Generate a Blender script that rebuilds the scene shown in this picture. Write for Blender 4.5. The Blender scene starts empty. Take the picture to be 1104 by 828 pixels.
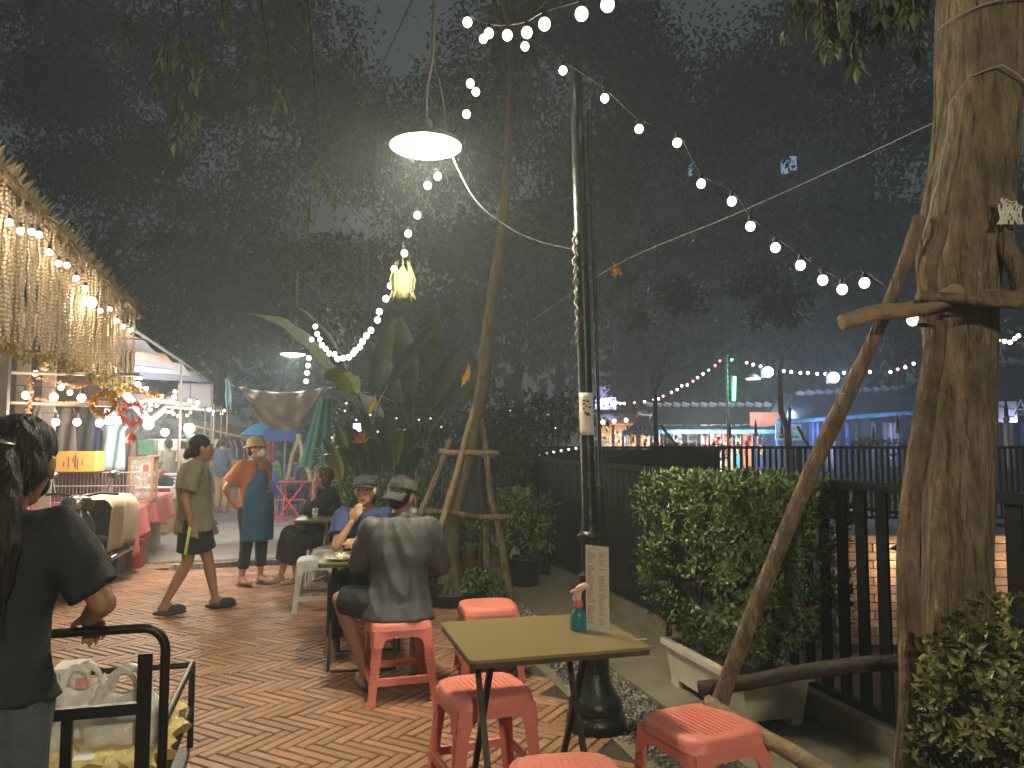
import bpy, math, random
from mathutils import Vector, Matrix, noise
random.seed(7)
sc = bpy.context.scene
COL = sc.collection
R = math.radians
TH = R(4.2); F = 830.0; CH = 1.55
U = Vector((-0.2656, 0.9641, 0)); S = Vector((0.9641, 0.2656, 0))   # along / across the lane

def at(px, py, Y):
    a = (px - 552) / F; b = (414 - py) / F
    d = Vector((a, math.cos(TH) - b * math.sin(TH), math.sin(TH) + b * math.cos(TH)))
    return Vector((0, 0, CH)) + d * (Y / d.y)
def gnd(px, py, z=0.0):
    a = (px - 552) / F; b = (414 - py) / F
    d = Vector((a, math.cos(TH) - b * math.sin(TH), math.sin(TH) + b * math.cos(TH)))
    return Vector((0, 0, CH)) + d * ((z - CH) / d.z)
def st(s, t, z=0.0):
    p = S * s + U * t
    return Vector((p.x, p.y, z))

# ------------------------------------------------------------------ materials
MATS = {}
def mat(name, col, rough=0.6, metal=0.0, var=0.15, scale=8.0, bump=0.0, bscale=None, emit=None, estr=0.0,
        alpha=1.0, trans=0.0, island=0.0, sub=0.0, spec=0.5, stain=None, stretch=None, coat=0.0, bdist=.02):
    if name in MATS: return MATS[name]
    m = bpy.data.materials.new(name); m.use_nodes = True
    nt = m.node_tree; N = nt.nodes; L = nt.links
    bs = N.get('Principled BSDF')
    bs.inputs['Roughness'].default_value = rough
    bs.inputs['Metallic'].default_value = metal
    bs.inputs['Alpha'].default_value = alpha
    bs.inputs['Transmission Weight'].default_value = trans
    bs.inputs['Specular IOR Level'].default_value = spec
    bs.inputs['Coat Weight'].default_value = coat
    if emit:
        bs.inputs['Base Color'].default_value = (*col, 1)
        bs.inputs['Emission Color'].default_value = (*emit, 1)
        bs.inputs['Emission Strength'].default_value = estr
        m.cycles.emission_sampling = 'NONE'
        MATS[name] = m; return m
    tc = N.new('ShaderNodeTexCoord')
    src = tc.outputs['Object']
    if stretch:
        mp = N.new('ShaderNodeMapping'); mp.inputs['Scale'].default_value = stretch
        L.new(src, mp.inputs['Vector']); src = mp.outputs['Vector']
    nz = N.new('ShaderNodeTexNoise'); nz.inputs['Scale'].default_value = scale
    nz.inputs['Detail'].default_value = 5; nz.inputs['Roughness'].default_value = 0.6
    L.new(src, nz.inputs['Vector'])
    rp = N.new('ShaderNodeValToRGB')
    rp.color_ramp.elements[0].position = 0.3; rp.color_ramp.elements[1].position = 0.7
    rp.color_ramp.elements[0].color = (*[c * (1 - var) for c in col], 1)
    rp.color_ramp.elements[1].color = (*[min(1, c * (1 + var)) for c in col], 1)
    L.new(nz.outputs['Fac'], rp.inputs['Fac'])
    out = rp.outputs['Color']
    if stain:
        n2 = N.new('ShaderNodeTexNoise'); n2.inputs['Scale'].default_value = stain[1]; n2.inputs['Detail'].default_value = 6
        L.new(tc.outputs['Object'], n2.inputs['Vector'])
        r2 = N.new('ShaderNodeValToRGB'); r2.color_ramp.elements[0].position = stain[2]; r2.color_ramp.elements[1].position = stain[2] + .2
        r2.color_ramp.elements[0].color = (0, 0, 0, 1); r2.color_ramp.elements[1].color = (1, 1, 1, 1)
        L.new(n2.outputs['Fac'], r2.inputs['Fac'])
        mx = N.new('ShaderNodeMix'); mx.data_type = 'RGBA'
        L.new(r2.outputs['Color'], mx.inputs[0]); L.new(out, mx.inputs[6]); mx.inputs[7].default_value = (*stain[0], 1)
        out = mx.outputs[2]
    if island:
        ge = N.new('ShaderNodeNewGeometry')
        hs = N.new('ShaderNodeHueSaturation')
        mr = N.new('ShaderNodeMapRange'); mr.inputs['To Min'].default_value = 1 - island; mr.inputs['To Max'].default_value = 1 + island
        L.new(ge.outputs['Random Per Island'], mr.inputs['Value']); L.new(mr.outputs['Result'], hs.inputs['Value'])
        L.new(out, hs.inputs['Color']); out = hs.outputs['Color']
    L.new(out, bs.inputs['Base Color'])
    # slight roughness variation keeps highlights uneven
    rr = N.new('ShaderNodeMapRange'); rr.inputs['To Min'].default_value = max(0.02, rough - .1); rr.inputs['To Max'].default_value = min(1, rough + .1)
    L.new(nz.outputs['Fac'], rr.inputs['Value']); L.new(rr.outputs['Result'], bs.inputs['Roughness'])
    if bump:
        bn = N.new('ShaderNodeTexNoise'); bn.inputs['Scale'].default_value = bscale or scale * 3; bn.inputs['Detail'].default_value = 6
        L.new(src, bn.inputs['Vector'])
        bp = N.new('ShaderNodeBump'); bp.inputs['Strength'].default_value = bump; bp.inputs['Distance'].default_value = bdist
        L.new(bn.outputs['Fac'], bp.inputs['Height']); L.new(bp.outputs['Normal'], bs.inputs['Normal'])
    MATS[name] = m; return m

M = dict(
 ground=mat('dark soil', (.05,.045,.04), .9, bump=.6, scale=3),
 brick=mat('red clay paver', (.37,.195,.115), .55, var=.18, scale=14, island=.20, bump=.35, bscale=60, stain=((.13,.085,.055),.9,.56)),
 mortar=mat('mortar', (.055,.042,.032), .9, var=.3, scale=20, bump=.5),
 concrete=mat('mossy concrete', (.20,.175,.125), .8, var=.25, scale=4, bump=.5, bscale=30, stain=((.075,.085,.045),1.3,.52)),
 paving=mat('grey paving', (.27,.24,.22), .55, var=.2, scale=2, bump=.2, stain=((.14,.12,.11),.8,.5)),
 gravel=mat('gravel stones', (.27,.26,.235), .85, var=.3, island=.5),
 gravelbed=mat('gravel bed', (.10,.095,.08), .95, var=.4, scale=40, bump=1),
 coral=mat('coral plastic', (.80,.25,.20), .45, var=.06, scale=6, bump=.05, bscale=90, stain=((.66,.19,.15),5,.62)),
 white_pl=mat('white plastic', (.52,.53,.50), .45, var=.08),
 steel=mat('black painted steel', (.018,.018,.018), .38, var=.3, metal=.3, bump=.1, bscale=40),
 chrome=mat('steel', (.5,.5,.5), .28, metal=1, var=.1),
 tabletop=mat('worn olive laminate', (.25,.195,.085), .30, var=.12, scale=3, bump=.05, bscale=120),
 tableedge=mat('dark table edge', (.07,.055,.03), .5),
 fence=mat('black green fence paint', (.010,.012,.011), .7, spec=.2, var=.35, scale=5, bump=.15, stain=((.022,.022,.018),2,.6)),
 polem=mat('dark green cast iron', (.022,.027,.025), .33, var=.4, scale=12, metal=.2, bump=.25, bscale=35),
 paper=mat('paper', (.70,.66,.57), .8, var=.05),
 ink=mat('red ink', (.45,.16,.12), .8),
 inkdark=mat('dark ink', (.06,.055,.05), .8),
 planter=mat('stained white planter', (.60,.56,.46), .7, var=.12, scale=5, bump=.15, stain=((.30,.26,.18),2.4,.52)),
 soil=mat('potting soil', (.045,.033,.022), 1, bump=1, scale=20),
 bark=mat('pale bark', (.20,.15,.095), .9, var=.55, scale=26, bump=1.0, bscale=34, stretch=(1,1,.22), stain=((.10,.085,.055),5,.5), bdist=.06),
 bark2=mat('mossy bark', (.098,.08,.048), .9, var=.4, scale=16, bump=.8, bscale=22, stretch=(1,1,.3), stain=((.09,.085,.045),4,.5)),
 darkbark=mat('dark bark', (.022,.019,.015), .9, var=.3, bump=.6),
 log=mat('weathered timber', (.20,.145,.095), .85, var=.5, scale=24, bump=1, bscale=40, stretch=(1,1,.25), bdist=.04, stain=((.075,.055,.04),4,.52)),
 logpale=mat('pale peeled timber', (.30,.225,.13), .8, var=.3, scale=10, bump=.6, stain=((.12,.085,.05),5,.55)),
 logdark=mat('dark timber', (.045,.035,.025), .85, var=.35, scale=10, bump=.6),
 leaf=mat('box leaf', (.125,.195,.062), .42, var=.3, scale=30, island=.5),
 leafred=mat('red new leaf', (.30,.06,.03), .45, island=.3),
 leafyel=mat('olive shrub leaf', (.12,.13,.038), .45, var=.3, island=.5),
 leafdark=mat('dark tree leaf', (.03,.05,.026), .6, island=.55),
 leafpale=mat('pale tree leaf', (.10,.125,.065), .55, island=.4),
 banana=mat('banana leaf', (.06,.13,.04), .4, var=.3, scale=4, bump=.3, bscale=20),
 bananapale=mat('pale banana leaf', (.19,.25,.05), .4, var=.2, scale=5, bump=.3),
 bananadull=mat('dull banana leaf', (.085,.125,.07), .5, var=.25),
 deadleaf=mat('yellow dead leaf', (.55,.33,.04), .6),
 terracotta=mat('terracotta', (.22,.10,.06), .8, bump=.3),
 blackpl=mat('black plastic', (.02,.02,.02), .45),
 skin=mat('skin', (.36,.195,.115), .5, var=.06, scale=20, spec=.35),
 skin2=mat('lighter skin', (.48,.28,.175), .5, var=.06, scale=20, spec=.35),
 hair=mat('black hair', (.018,.014,.011), .55, var=.5, scale=30, bump=.8, bscale=90, stretch=(1,1,.15)),
 hairbr=mat('brown red hair', (.07,.025,.018), .5, var=.4, bump=.6, bscale=60),
 tblack=mat('black cotton', (.022,.025,.029), .85, var=.3, bump=.25, bscale=120),
 tolive=mat('olive grey cotton', (.21,.195,.135), .9, var=.07, bump=.2, bscale=120),
 tgrey=mat('grey satin shirt', (.075,.077,.082), .6, var=.10, scale=5, bump=.15, bscale=60),
 tblue=mat('navy cotton', (.035,.06,.20), .85, var=.15, bump=.2),
 torange=mat('orange cotton', (.50,.19,.085), .85, var=.08, bump=.2),
 apron=mat('blue apron', (.03,.115,.23), .75, var=.12, bump=.2),
 jeans=mat('grey blue denim', (.085,.105,.13), .85, var=.35, scale=12, bump=.4, bscale=150),
 cap=mat('charcoal cap', (.04,.045,.048), .8, var=.15, bump=.3, bscale=120),
 hat=mat('tan hat', (.36,.27,.17), .85, bump=.3),
 mask=mat('pale blue mask', (.50,.62,.60), .8),
 maskblack=mat('black mask', (.01,.01,.01), .8),
 neon=mat('lime stripe', (.62,.75,.12), .6),
 pink=mat('pink tablecloth', (.60,.16,.15), .8, var=.15, scale=3, bump=.2),
 beige=mat('beige sheet', (.38,.33,.22), .85, var=.15, scale=3, bump=.3, stain=((.35,.28,.18),3,.58)),
 greybox=mat('grey board', (.20,.185,.16), .8, var=.2),
 redpl=mat('dark red plastic', (.28,.03,.025), .5),
 card=mat('brown cardboard', (.42,.28,.13), .85, var=.1),
 cardyel=mat('yellow carton', (.55,.33,.08), .8, var=.08),
 tin=mat('silver tray', (.55,.53,.50), .3, metal=.9),
 wood=mat('varnished wood', (.28,.15,.06), .5, var=.3, stretch=(1,1,.2)),
 glass=mat('cabinet glass', (.8,.85,.85), .08, alpha=.22, var=0),
 white=mat('white cloth', (.62,.60,.57), .85, var=.08),
 whiteplastic=mat('thin white plastic bag', (.82,.80,.76), .30, var=.05, bump=.5, bscale=25, alpha=.88),
 foam=mat('white foam', (.75,.74,.70), .7, var=.04),
 newsprint=mat('crumpled yellow paper', (.55,.43,.18), .8, var=.2, bump=.6, bscale=18),
 pinkbox=mat('pink carton', (.60,.28,.26), .6),
 trayred=mat('red bag', (.5,.12,.08), .5),
 shell=mat('cream shell strand', (.58,.49,.36), .45, var=.2, scale=30),
 shelltip=mat('yellow tassel', (.50,.42,.16), .7, island=.3),
 thatch=mat('dry thatch', (.30,.25,.15), .9, var=.3, island=.35, bump=.4),
 wallgrey=mat('grey stall wall', (.12,.105,.11), .8, var=.3, scale=2, bump=.3),
 postm=mat('galvanised post', (.28,.26,.25), .5, metal=.4),
 cloth1=mat('pale pink canopy', (.55,.40,.34), .7, var=.08, alpha=1),
 cloth2=mat('pale blue canopy', (.42,.46,.62), .7, var=.08),
 cloth3=mat('white canopy', (.50,.46,.44), .7, var=.08),
 tarp=mat('brown tarpaulin', (.19,.155,.125), .75, var=.15, scale=2, bump=.3),
 green=mat('teal green cloth', (.02,.11,.085), .8, var=.2, bump=.3),
 bluecl=mat('blue cloth', (.03,.07,.28), .8),
 cyancl=mat('cyan parasol', (.06,.35,.62), .7),
 greenpl=mat('bright green plastic', (.12,.55,.08), .45),
 bluepl=mat('blue plastic', (.03,.05,.35), .45),
 redm=mat('red painted metal', (.60,.06,.06), .45),
 gold=mat('gold tinsel', (.75,.42,.08), .3, metal=.6, island=.5),
 redtin=mat('red tinsel', (.60,.10,.07), .35, metal=.5, island=.5),
 coptin=mat('copper tinsel', (.50,.24,.16), .35, metal=.5, island=.5),
 wire=mat('pale wire', (.33,.33,.31), .6),
 wiredark=mat('dark wire', (.03,.03,.03), .6),
 lantern=mat('woven paper lantern', (.42,.42,.24), .8, island=.15),
 roofblack=mat('dark tent canvas', (.022,.026,.035), .75, var=.3, scale=1.5, bump=.3),
 roofnavy=mat('navy tent canvas', (.03,.05,.10), .6, var=.3, scale=2, stretch=(3,1,1)),
 roofblue=mat('blue valance', (.03,.11,.24), .7, var=.2),
 rooflight=mat('pale blue sheet', (.30,.46,.56), .7),
 tower=mat('dark concrete facade', (.10,.10,.095), .9, var=.15, scale=.3),
 redbrick=mat('brick wall', (.40,.27,.19), .85, var=.3, scale=30, island=.3),
 teal=mat('teal spray liquid', (.02,.24,.25), .25, var=.05, alpha=.9),
 nozzle=mat('pale pink nozzle', (.75,.50,.44), .4),
 nozzlered=mat('red collar', (.65,.14,.10), .4),
 beer=mat('amber tea glass', (.40,.30,.12), .15, alpha=.85),
 plate=mat('white plate', (.75,.74,.70), .3),
 rice=mat('white rice', (.75,.72,.62), .8, bump=1, bscale=60),
 shoe=mat('grey rubber clog', (.045,.043,.04), .7, var=.2),
 water=mat('wet drain water', (.02,.02,.02), .06, var=0),
)
def emis(name, col, s, base=(.8,.8,.8)): return mat(name, base, .4, emit=col, estr=s)
def bulbglow(name, core, rim, s):
    m = emis(name, core, s); nt = m.node_tree; bs = nt.nodes['Principled BSDF']
    lw = nt.nodes.new('ShaderNodeLayerWeight'); lw.inputs['Blend'].default_value = .35
    rp = nt.nodes.new('ShaderNodeValToRGB'); e = rp.color_ramp.elements
    e[0].position = .12; e[0].color = (*core, 1); e[1].position = .75; e[1].color = (*[c/ s * .75 for c in rim], 1)
    nt.links.new(lw.outputs['Facing'], rp.inputs['Fac']); nt.links.new(rp.outputs['Color'], bs.inputs['Emission Color']); return m
E_warm = bulbglow('warm bulb glow', (1,.84,.58), (1,.55,.22), 8)
E_white = bulbglow('festoon bulb glow', (1,.93,.78), (1,.62,.30), 6)
E_lamp = emis('lamp glow', (1,.95,.72), 40)
E_lampfar = emis('far lamp glow', (.95,1,.9), 8)
E_cool = emis('cool lamp glow', (.62,.74,1), 9)
E_red = emis('red bulb glow', (1,.10,.07), 3)
E_grn = emis('green bulb glow', (.1,1,.45), 2)
E_neon = emis('green tube glow', (.12,1,.38), 3.0)
E_sign = emis('blue sign glow', (.12,.16,1), 1.6)
E_signw = emis('white sign letters', (.75,.80,1), 3)
E_tube = emis('white tube glow', (1,.93,.85), 9)
E_win = emis('lit far window', (.35,.55,.8), .25)
E_screen = emis('blue screen glow', (.10,.25,1), 1.2)
E_dim = emis('dim fairy glow', (.75,.8,.75), .8)

# ------------------------------------------------------------------ mesh builder
class MB:
    def __init__(s): s.v = []; s.f = []; s.m = []; s.sm = []; s.cur = 0; s.smooth = False
    def add(s, vs, fs, smooth=None):
        o = len(s.v); s.v += [Vector(p) for p in vs]
        for f in fs: s.f.append([o + i for i in f]); s.m.append(s.cur); s.sm.append(s.smooth if smooth is None else smooth)
        return s
    def obox(s, c, ax, ay, az):            # centre + half-axes
        c = Vector(c); ax = Vector(ax); ay = Vector(ay); az = Vector(az)
        vs = [c + ax*i + ay*j + az*k for k in (-1,1) for j in (-1,1) for i in (-1,1)]
        return s.add(vs, [(0,2,3,1),(4,5,7,6),(0,1,5,4),(2,6,7,3),(0,4,6,2),(1,3,7,5)], False)
    def box(s, c, d, rz=0.0):
        ca, sa = math.cos(rz), math.sin(rz)
        return s.obox(c, (ca*d[0]/2, sa*d[0]/2, 0), (-sa*d[1]/2, ca*d[1]/2, 0), (0,0,d[2]/2))
    def loft(s, rings, cap=True, closed=True, smooth=True):
        n = len(rings[0]); vs = [p for r in rings for p in r]; fs = []
        for i in range(len(rings)-1):
            for j in range(n if closed else n-1):
                a = i*n+j; b = i*n+(j+1)%n
                fs.append((a, b, b+n, a+n))
        s.add(vs, fs, smooth)
        if cap and closed:
            s.add(rings[0], [tuple(range(n))[::-1]], False); s.add(rings[-1], [tuple(range(n))], False)
        return s
    def tube(s, pts, rad, n=8, cap=True, smooth=True):
        pts = [Vector(p) for p in pts]
        if not hasattr(rad, '__len__'): rad = [rad]*len(pts)
        rings = []; ref = None
        for i, p in enumerate(pts):
            d = (pts[min(i+1, len(pts)-1)] - pts[max(i-1, 0)]).normalized()
            if ref is None:
                ref = d.orthogonal().normalized()
            ref = (ref - d * ref.dot(d))
            ref = ref.normalized() if ref.length > 1e-5 else d.orthogonal().normalized()
            b = d.cross(ref)
            rings.append([p + (ref*math.cos(a) + b*math.sin(a))*rad[i] for a in [2*math.pi*k/n for k in range(n)]])
        return s.loft(rings, cap, smooth=smooth)
    def sphere(s, c, r, n=12, m=8, ax=None):
        c = Vector(c)
        if not hasattr(r, '__len__'): r = (r, r, r)
        A = ax or (Vector((1,0,0)), Vector((0,1,0)), Vector((0,0,1)))
        vs = []; fs = []
        for i in range(1, m):
            th = math.pi*i/m
            for j in range(n):
                ph = 2*math.pi*j/n
                vs.append(c + A[0]*r[0]*math.sin(th)*math.cos(ph) + A[1]*r[1]*math.sin(th)*math.sin(ph) + A[2]*r[2]*math.cos(th))
        top = len(vs); vs.append(c + A[2]*r[2]); bot = len(vs); vs.append(c - A[2]*r[2])
        for i in range(m-2):
            for j in range(n):
                a = i*n+j; b = i*n+(j+1)%n
                fs.append((a, a+n, b+n, b))
        for j in range(n):
            fs.append((top, j, (j+1)%n)); fs.append((bot, (m-2)*n+(j+1)%n, (m-2)*n+j))
        return s.add(vs, fs, True)
    def lathe(s, c, prof, n=20, flute=0.0, nf=0, lean=(0,0), cap=True):
        c = Vector(c); rings = []
        for r, z in prof:
            rings.append([c + Vector((lean[0]*z + (r*(1+flute*math.cos(nf*a)))*math.cos(a), lean[1]*z + (r*(1+flute*math.cos(nf*a)))*math.sin(a), z)) for a in [2*math.pi*k/n for k in range(n)]])
        return s.loft(rings, cap)
    def poly(s, pts2, o, ax, ay, th):       # extruded outline
        o = Vector(o); ax = Vector(ax); ay = Vector(ay); nn = ax.cross(ay).normalized()*th/2
        a = [o + ax*x + ay*y - nn for x, y in pts2]; b = [o + ax*x + ay*y + nn for x, y in pts2]
        n = len(a)
        s.add(a + b, [tuple(range(n))[::-1], tuple(range(n, 2*n))] + [(i, (i+1)%n, n+(i+1)%n, n+i) for i in range(n)], False)
        return s
    def grid(s, fn, nu, nv, th=0.0, smooth=True):
        P = [[Vector(fn(i/nu, j/nv)) for j in range(nv+1)] for i in range(nu+1)]
        vs = [p for row in P for p in row]; w = nv+1
        fs = [(i*w+j, (i+1)*w+j, (i+1)*w+j+1, i*w+j+1) for i in range(nu) for j in range(nv)]
        if th:
            nv_ = []
            for i in range(nu+1):
                for j in range(nv+1):
                    du = P[min(i+1,nu)][j] - P[max(i-1,0)][j]; dv = P[i][min(j+1,nv)] - P[i][max(j-1,0)]
                    n = du.cross(dv); n = n.normalized() if n.length > 1e-9 else Vector((0,0,1))
                    nv_.append(P[i][j] - n*th)
            o = len(vs); vs += nv_
            fs += [(o+i*w+j, o+i*w+j+1, o+(i+1)*w+j+1, o+(i+1)*w+j) for i in range(nu) for j in range(nv)]
            for i in range(nu):
                for j in (0, nv):
                    a, b = i*w+j, (i+1)*w+j; fs.append((a, b, o+b, o+a) if j else (b, a, o+a, o+b))
            for j in range(nv):
                for i in (0, nu):
                    a, b = i*w+j, i*w+j+1; fs.append((b, a, o+a, o+b) if i else (a, b, o+b, o+a))
        return s.add(vs, fs, smooth)
    def leaf(s, p, d, up, L, W, fold=.25):
        d = d.normalized(); side = d.cross(up)
        side = side.normalized() if side.length > 1e-4 else d.orthogonal().normalized()
        n = side.cross(d)
        a = p; m1 = p + d*L*.45; t = p + d*L - n*L*.12
        s.add([a, m1 + side*W/2 + n*W*fold, t, m1 - side*W/2 + n*W*fold, m1], [(0,4,2,1),(0,3,2,4)], False)
    def mesh(s, name, mats):
        me = bpy.data.meshes.new(name)
        me.from_pydata([tuple(v) for v in s.v], [], s.f)
        for m in (mats if isinstance(mats, (list, tuple)) else [mats]): me.materials.append(m)
        me.polygons.foreach_set('material_index', s.m); me.polygons.foreach_set('use_smooth', s.sm)
        me.update(); return me
    def build(s, name, mats, parent=None):
        if parent is not None:
            o = org(parent)
            if o.length > 0: s.v = [v - o for v in s.v]
        return link(name, s.mesh(name, mats), parent)
ORG = {}
def org(o): return ORG.get(o.name, Vector((0,0,0)))
def link(name, me, parent=None, loc=None):
    o = bpy.data.objects.new(name, me); COL.objects.link(o)
    if parent is not None: o.parent = parent; ORG[o.name] = org(parent)
    if loc is not None: o.location = loc
    return o
def tag(o, label=None, cat=None, group=None, kind=None):
    if label: o['label'] = label
    if cat: o['category'] = cat
    if group: o['group'] = group
    if kind: o['kind'] = kind
    return o
def thing(name, label, cat, loc=(0,0,0), group=None, rz=None):
    """an Empty at the base of a thing; with rz given its children are modelled in local space"""
    o = bpy.data.objects.new(name, None); COL.objects.link(o); o.location = loc; o.empty_display_size = .1
    if rz is None: ORG[o.name] = Vector(loc)
    else: o.rotation_euler = (0,0,rz)
    return tag(o, label, cat, group)
def copy_tree(o, parent=None):
    c = o.copy(); COL.objects.link(c)
    if parent is not None: c.parent = parent
    for ch in o.children: copy_tree(ch, c)
    return c
def dup(o, label, loc, rz=0, scale=None):
    c = copy_tree(o); c['label'] = label; c.location = loc; c.rotation_euler = (0,0,rz)
    if scale: c.scale = (scale,)*3
    return c
def lamp(name, loc, power, col, rad=.05):
    l = bpy.data.lights.new(name, 'POINT'); l.energy = power; l.color = col; l.shadow_soft_size = rad
    o = bpy.data.objects.new(name, l); COL.objects.link(o); o.location = loc
    return o
def part(name, mats, parent):          # decorator-free helper: with fn filling an MB
    pass
def rv(a=1.0): return Vector((random.uniform(-a,a), random.uniform(-a,a), random.uniform(-a,a)))

def remeshed(mb, voxel, folds=0.0, fscale=6.0, smooth=2, fdir=None, seed=0.0):
    """bake a union of closed primitives into ONE continuous surface, with optional cloth folds"""
    me = mb.mesh('tmp', [])
    o = bpy.data.objects.new('tmp', me); COL.objects.link(o)
    md = o.modifiers.new('r', 'REMESH'); md.mode = 'VOXEL'; md.voxel_size = voxel; md.use_smooth_shade = True
    if smooth:
        s_ = o.modifiers.new('s', 'SMOOTH'); s_.factor = .5; s_.iterations = smooth
    dg = bpy.context.evaluated_depsgraph_get(); dg.update()
    nm = bpy.data.meshes.new_from_object(o.evaluated_get(dg))
    bpy.data.objects.remove(o); bpy.data.meshes.remove(me)
    if folds:
        nrm = [v.normal.copy() for v in nm.vertices]
        for v, n_ in zip(nm.vertices, nrm):
            q = Vector((v.co.x*fscale, v.co.y*fscale, v.co.z*fscale*.45 + v.co.x*fscale*.6)) + Vector((seed,)*3)
            a = noise.noise(q); b = noise.noise(q*2.3)
            v.co += n_ * (folds * (-(abs(a)*2.2) + .5 + .5*b))
        nm.update()
    return nm
LAMP_P = 72; LAMP_B = 235; SKY = (.40,.48,.49); SKYS = .056; HAZE = .0105; EXPO = 1.6
# ------------------------------------------------------------------ people
V = Vector
def limb(mb, p0, p1, r0, r1, n=12, caps=(1,1)):
    p0 = V(p0); p1 = V(p1)
    mid = p0.lerp(p1, .35)
    mb.tube([p0, mid, p1], [r0, r0*.62 + r1*.38 + (r0-r1)*.12, r1], n)
    if caps[0]: mb.sphere(p0, r0*.99, n, 8)
    if caps[1]: mb.sphere(p1, r1*.99, n, 8)
def frame(d, up):
    d = V(d).normalized(); x = d.cross(V(up)).normalized(); return x, d, x.cross(d)
def hand(mb, w, d, palm, thumb, curl=.35, s=1.0, curls=None):
    """w wrist, d direction of the fingers, palm = the way the palm faces, thumb = side of the thumb"""
    d = V(d).normalized(); palm = V(palm); palm = (palm - d*palm.dot(d)).normalized(); t = d.cross(palm)
    if t.dot(V(thumb)) < 0: t = -t
    w = V(w); c = w + d*.048*s
    mb.sphere(c, (.040*s, .050*s, .016*s), 12, 8, (t, d, palm))
    mb.sphere(c - t*.012*s + palm*.004*s, (.026*s, .042*s, .015*s), 10, 6, (t, d, palm))
    L = [(.030, .092, .070), (.010, .097, .080), (-.010, .094, .074), (-.029, .086, .058)]
    for k, (ox, oy, ln) in enumerate(L):
        p = w + t*ox*s + d*(oy-.012)*s; a = 0; cr = curls[k] if curls else curl
        pts = [w + t*ox*.8*s + d*.05*s, p]
        for q in (.45, .31, .24):
            a += cr
            p = p + (d*math.cos(a) + palm*math.sin(a) + t*ox*.8)*(ln*q*s); pts.append(p)
        mb.tube(pts, [.0095*s, .0095*s, .0088*s, .008*s, .0065*s], 8); mb.sphere(pts[-1], .0068*s, 8, 6)
    p = w + t*.028*s + d*.025*s
    d2 = (d*.62 + t*.68 + palm*.28).normalized(); d3 = (d*.85 + t*.30 + palm*.45).normalized()
    pts = [w + t*.012*s + d*.015*s, p, p + d2*.034*s, p + d2*.034*s + d3*.028*s]
    mb.tube(pts, [.013*s, .0125*s, .0105*s, .008*s], 8); mb.sphere(pts[-1], .008*s, 8, 6)
def foot(mb, a, fwd, s=1.0, down=None):
    a = V(a); f = V(fwd).normalized(); up = V((0,0,1)); x = f.cross(up).normalized(); up = x.cross(f)
    mb.sphere(a + f*.075*s - up*.045*s, (.042*s, .125*s, .028*s), 12, 8, (x, f, up))
    mb.sphere(a - f*.015*s - up*.035*s, (.033*s, .042*s, .038*s), 10, 8, (x, f, up))
    mb.sphere(a + f*.03*s - up*.02*s, (.034*s, .07*s, .035*s), 10, 8, (x, f, up))
class Head:
    def __init__(s, c, yaw=0, pitch=0, roll=0, k=1.0):
        s.c = V(c); m = Matrix.Rotation(-yaw, 3, 'Z') @ Matrix.Rotation(pitch, 3, 'X') @ Matrix.Rotation(roll, 3, 'Y')
        s.x = m @ V((1,0,0)); s.y = m @ V((0,1,0)); s.z = m @ V((0,0,1)); s.k = k
    def __call__(s, x, y, z): return s.c + (s.x*x + s.y*y + s.z*z)*s.k
    @property
    def A(s): return (s.x, s.y, s.z)
    def ell(s, mb, p, r, n=14, m=10): mb.sphere(s(*p), tuple(q*s.k for q in r), n, m, s.A)
def head_prims(mb, H):
    H.ell(mb, (0,-.012,.035), (.076,.094,.082), 20, 14)
    H.ell(mb, (0,.012,-.015), (.066,.078,.088), 18, 12)
    H.ell(mb, (0,.040,-.070), (.044,.046,.042), 14, 10)
    H.ell(mb, (0,.062,-.092), (.020,.022,.018))
    for sx in (-1,1):
        H.ell(mb, (sx*.040,.055,-.018), (.026,.026,.026))           # cheek
        H.ell(mb, (sx*.030,.078,.026), (.026,.012,.009))            # brow ridge
        H.ell(mb, (sx*.077,-.004,-.004), (.010,.020,.032))          # ear
        H.ell(mb, (sx*.076,.000,-.030), (.008,.010,.010))
        H.ell(mb, (sx*.013,.092,-.026), (.009,.012,.009))           # nostril
    mb.tube([H(0,.082,.020), H(0,.098,-.005), H(0,.108,-.024)], [.008*H.k,.010*H.k,.012*H.k], 8)
    H.ell(mb, (0,.100,-.027), (.013,.013,.011))
    H.ell(mb, (0,.086,-.052), (.024,.012,.007)); H.ell(mb, (0,.084,-.064), (.020,.012,.008))
def face_parts(par, H, mouth=True):
    for sx in (-1,1):
        e = MB(); H.ell(e, (sx*.030,.080,.004), (.013,.008,.0062)); e.build('eye', M['hair'], par)
        b = MB(); b.tube([H(sx*.014,.090,.027), H(sx*.032,.090,.034), H(sx*.048,.076,.028)], [.0035,.0045,.003], 6); b.build('eyebrow', M['hair'], par)
    if mouth:
        m = MB(); H.ell(m, (0,.0945,-.055), (.022,.006,.0055)); H.ell(m, (0,.093,-.063), (.018,.006,.006)); m.build('lips', mat('lips', (.36,.15,.105), .5), par)
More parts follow.
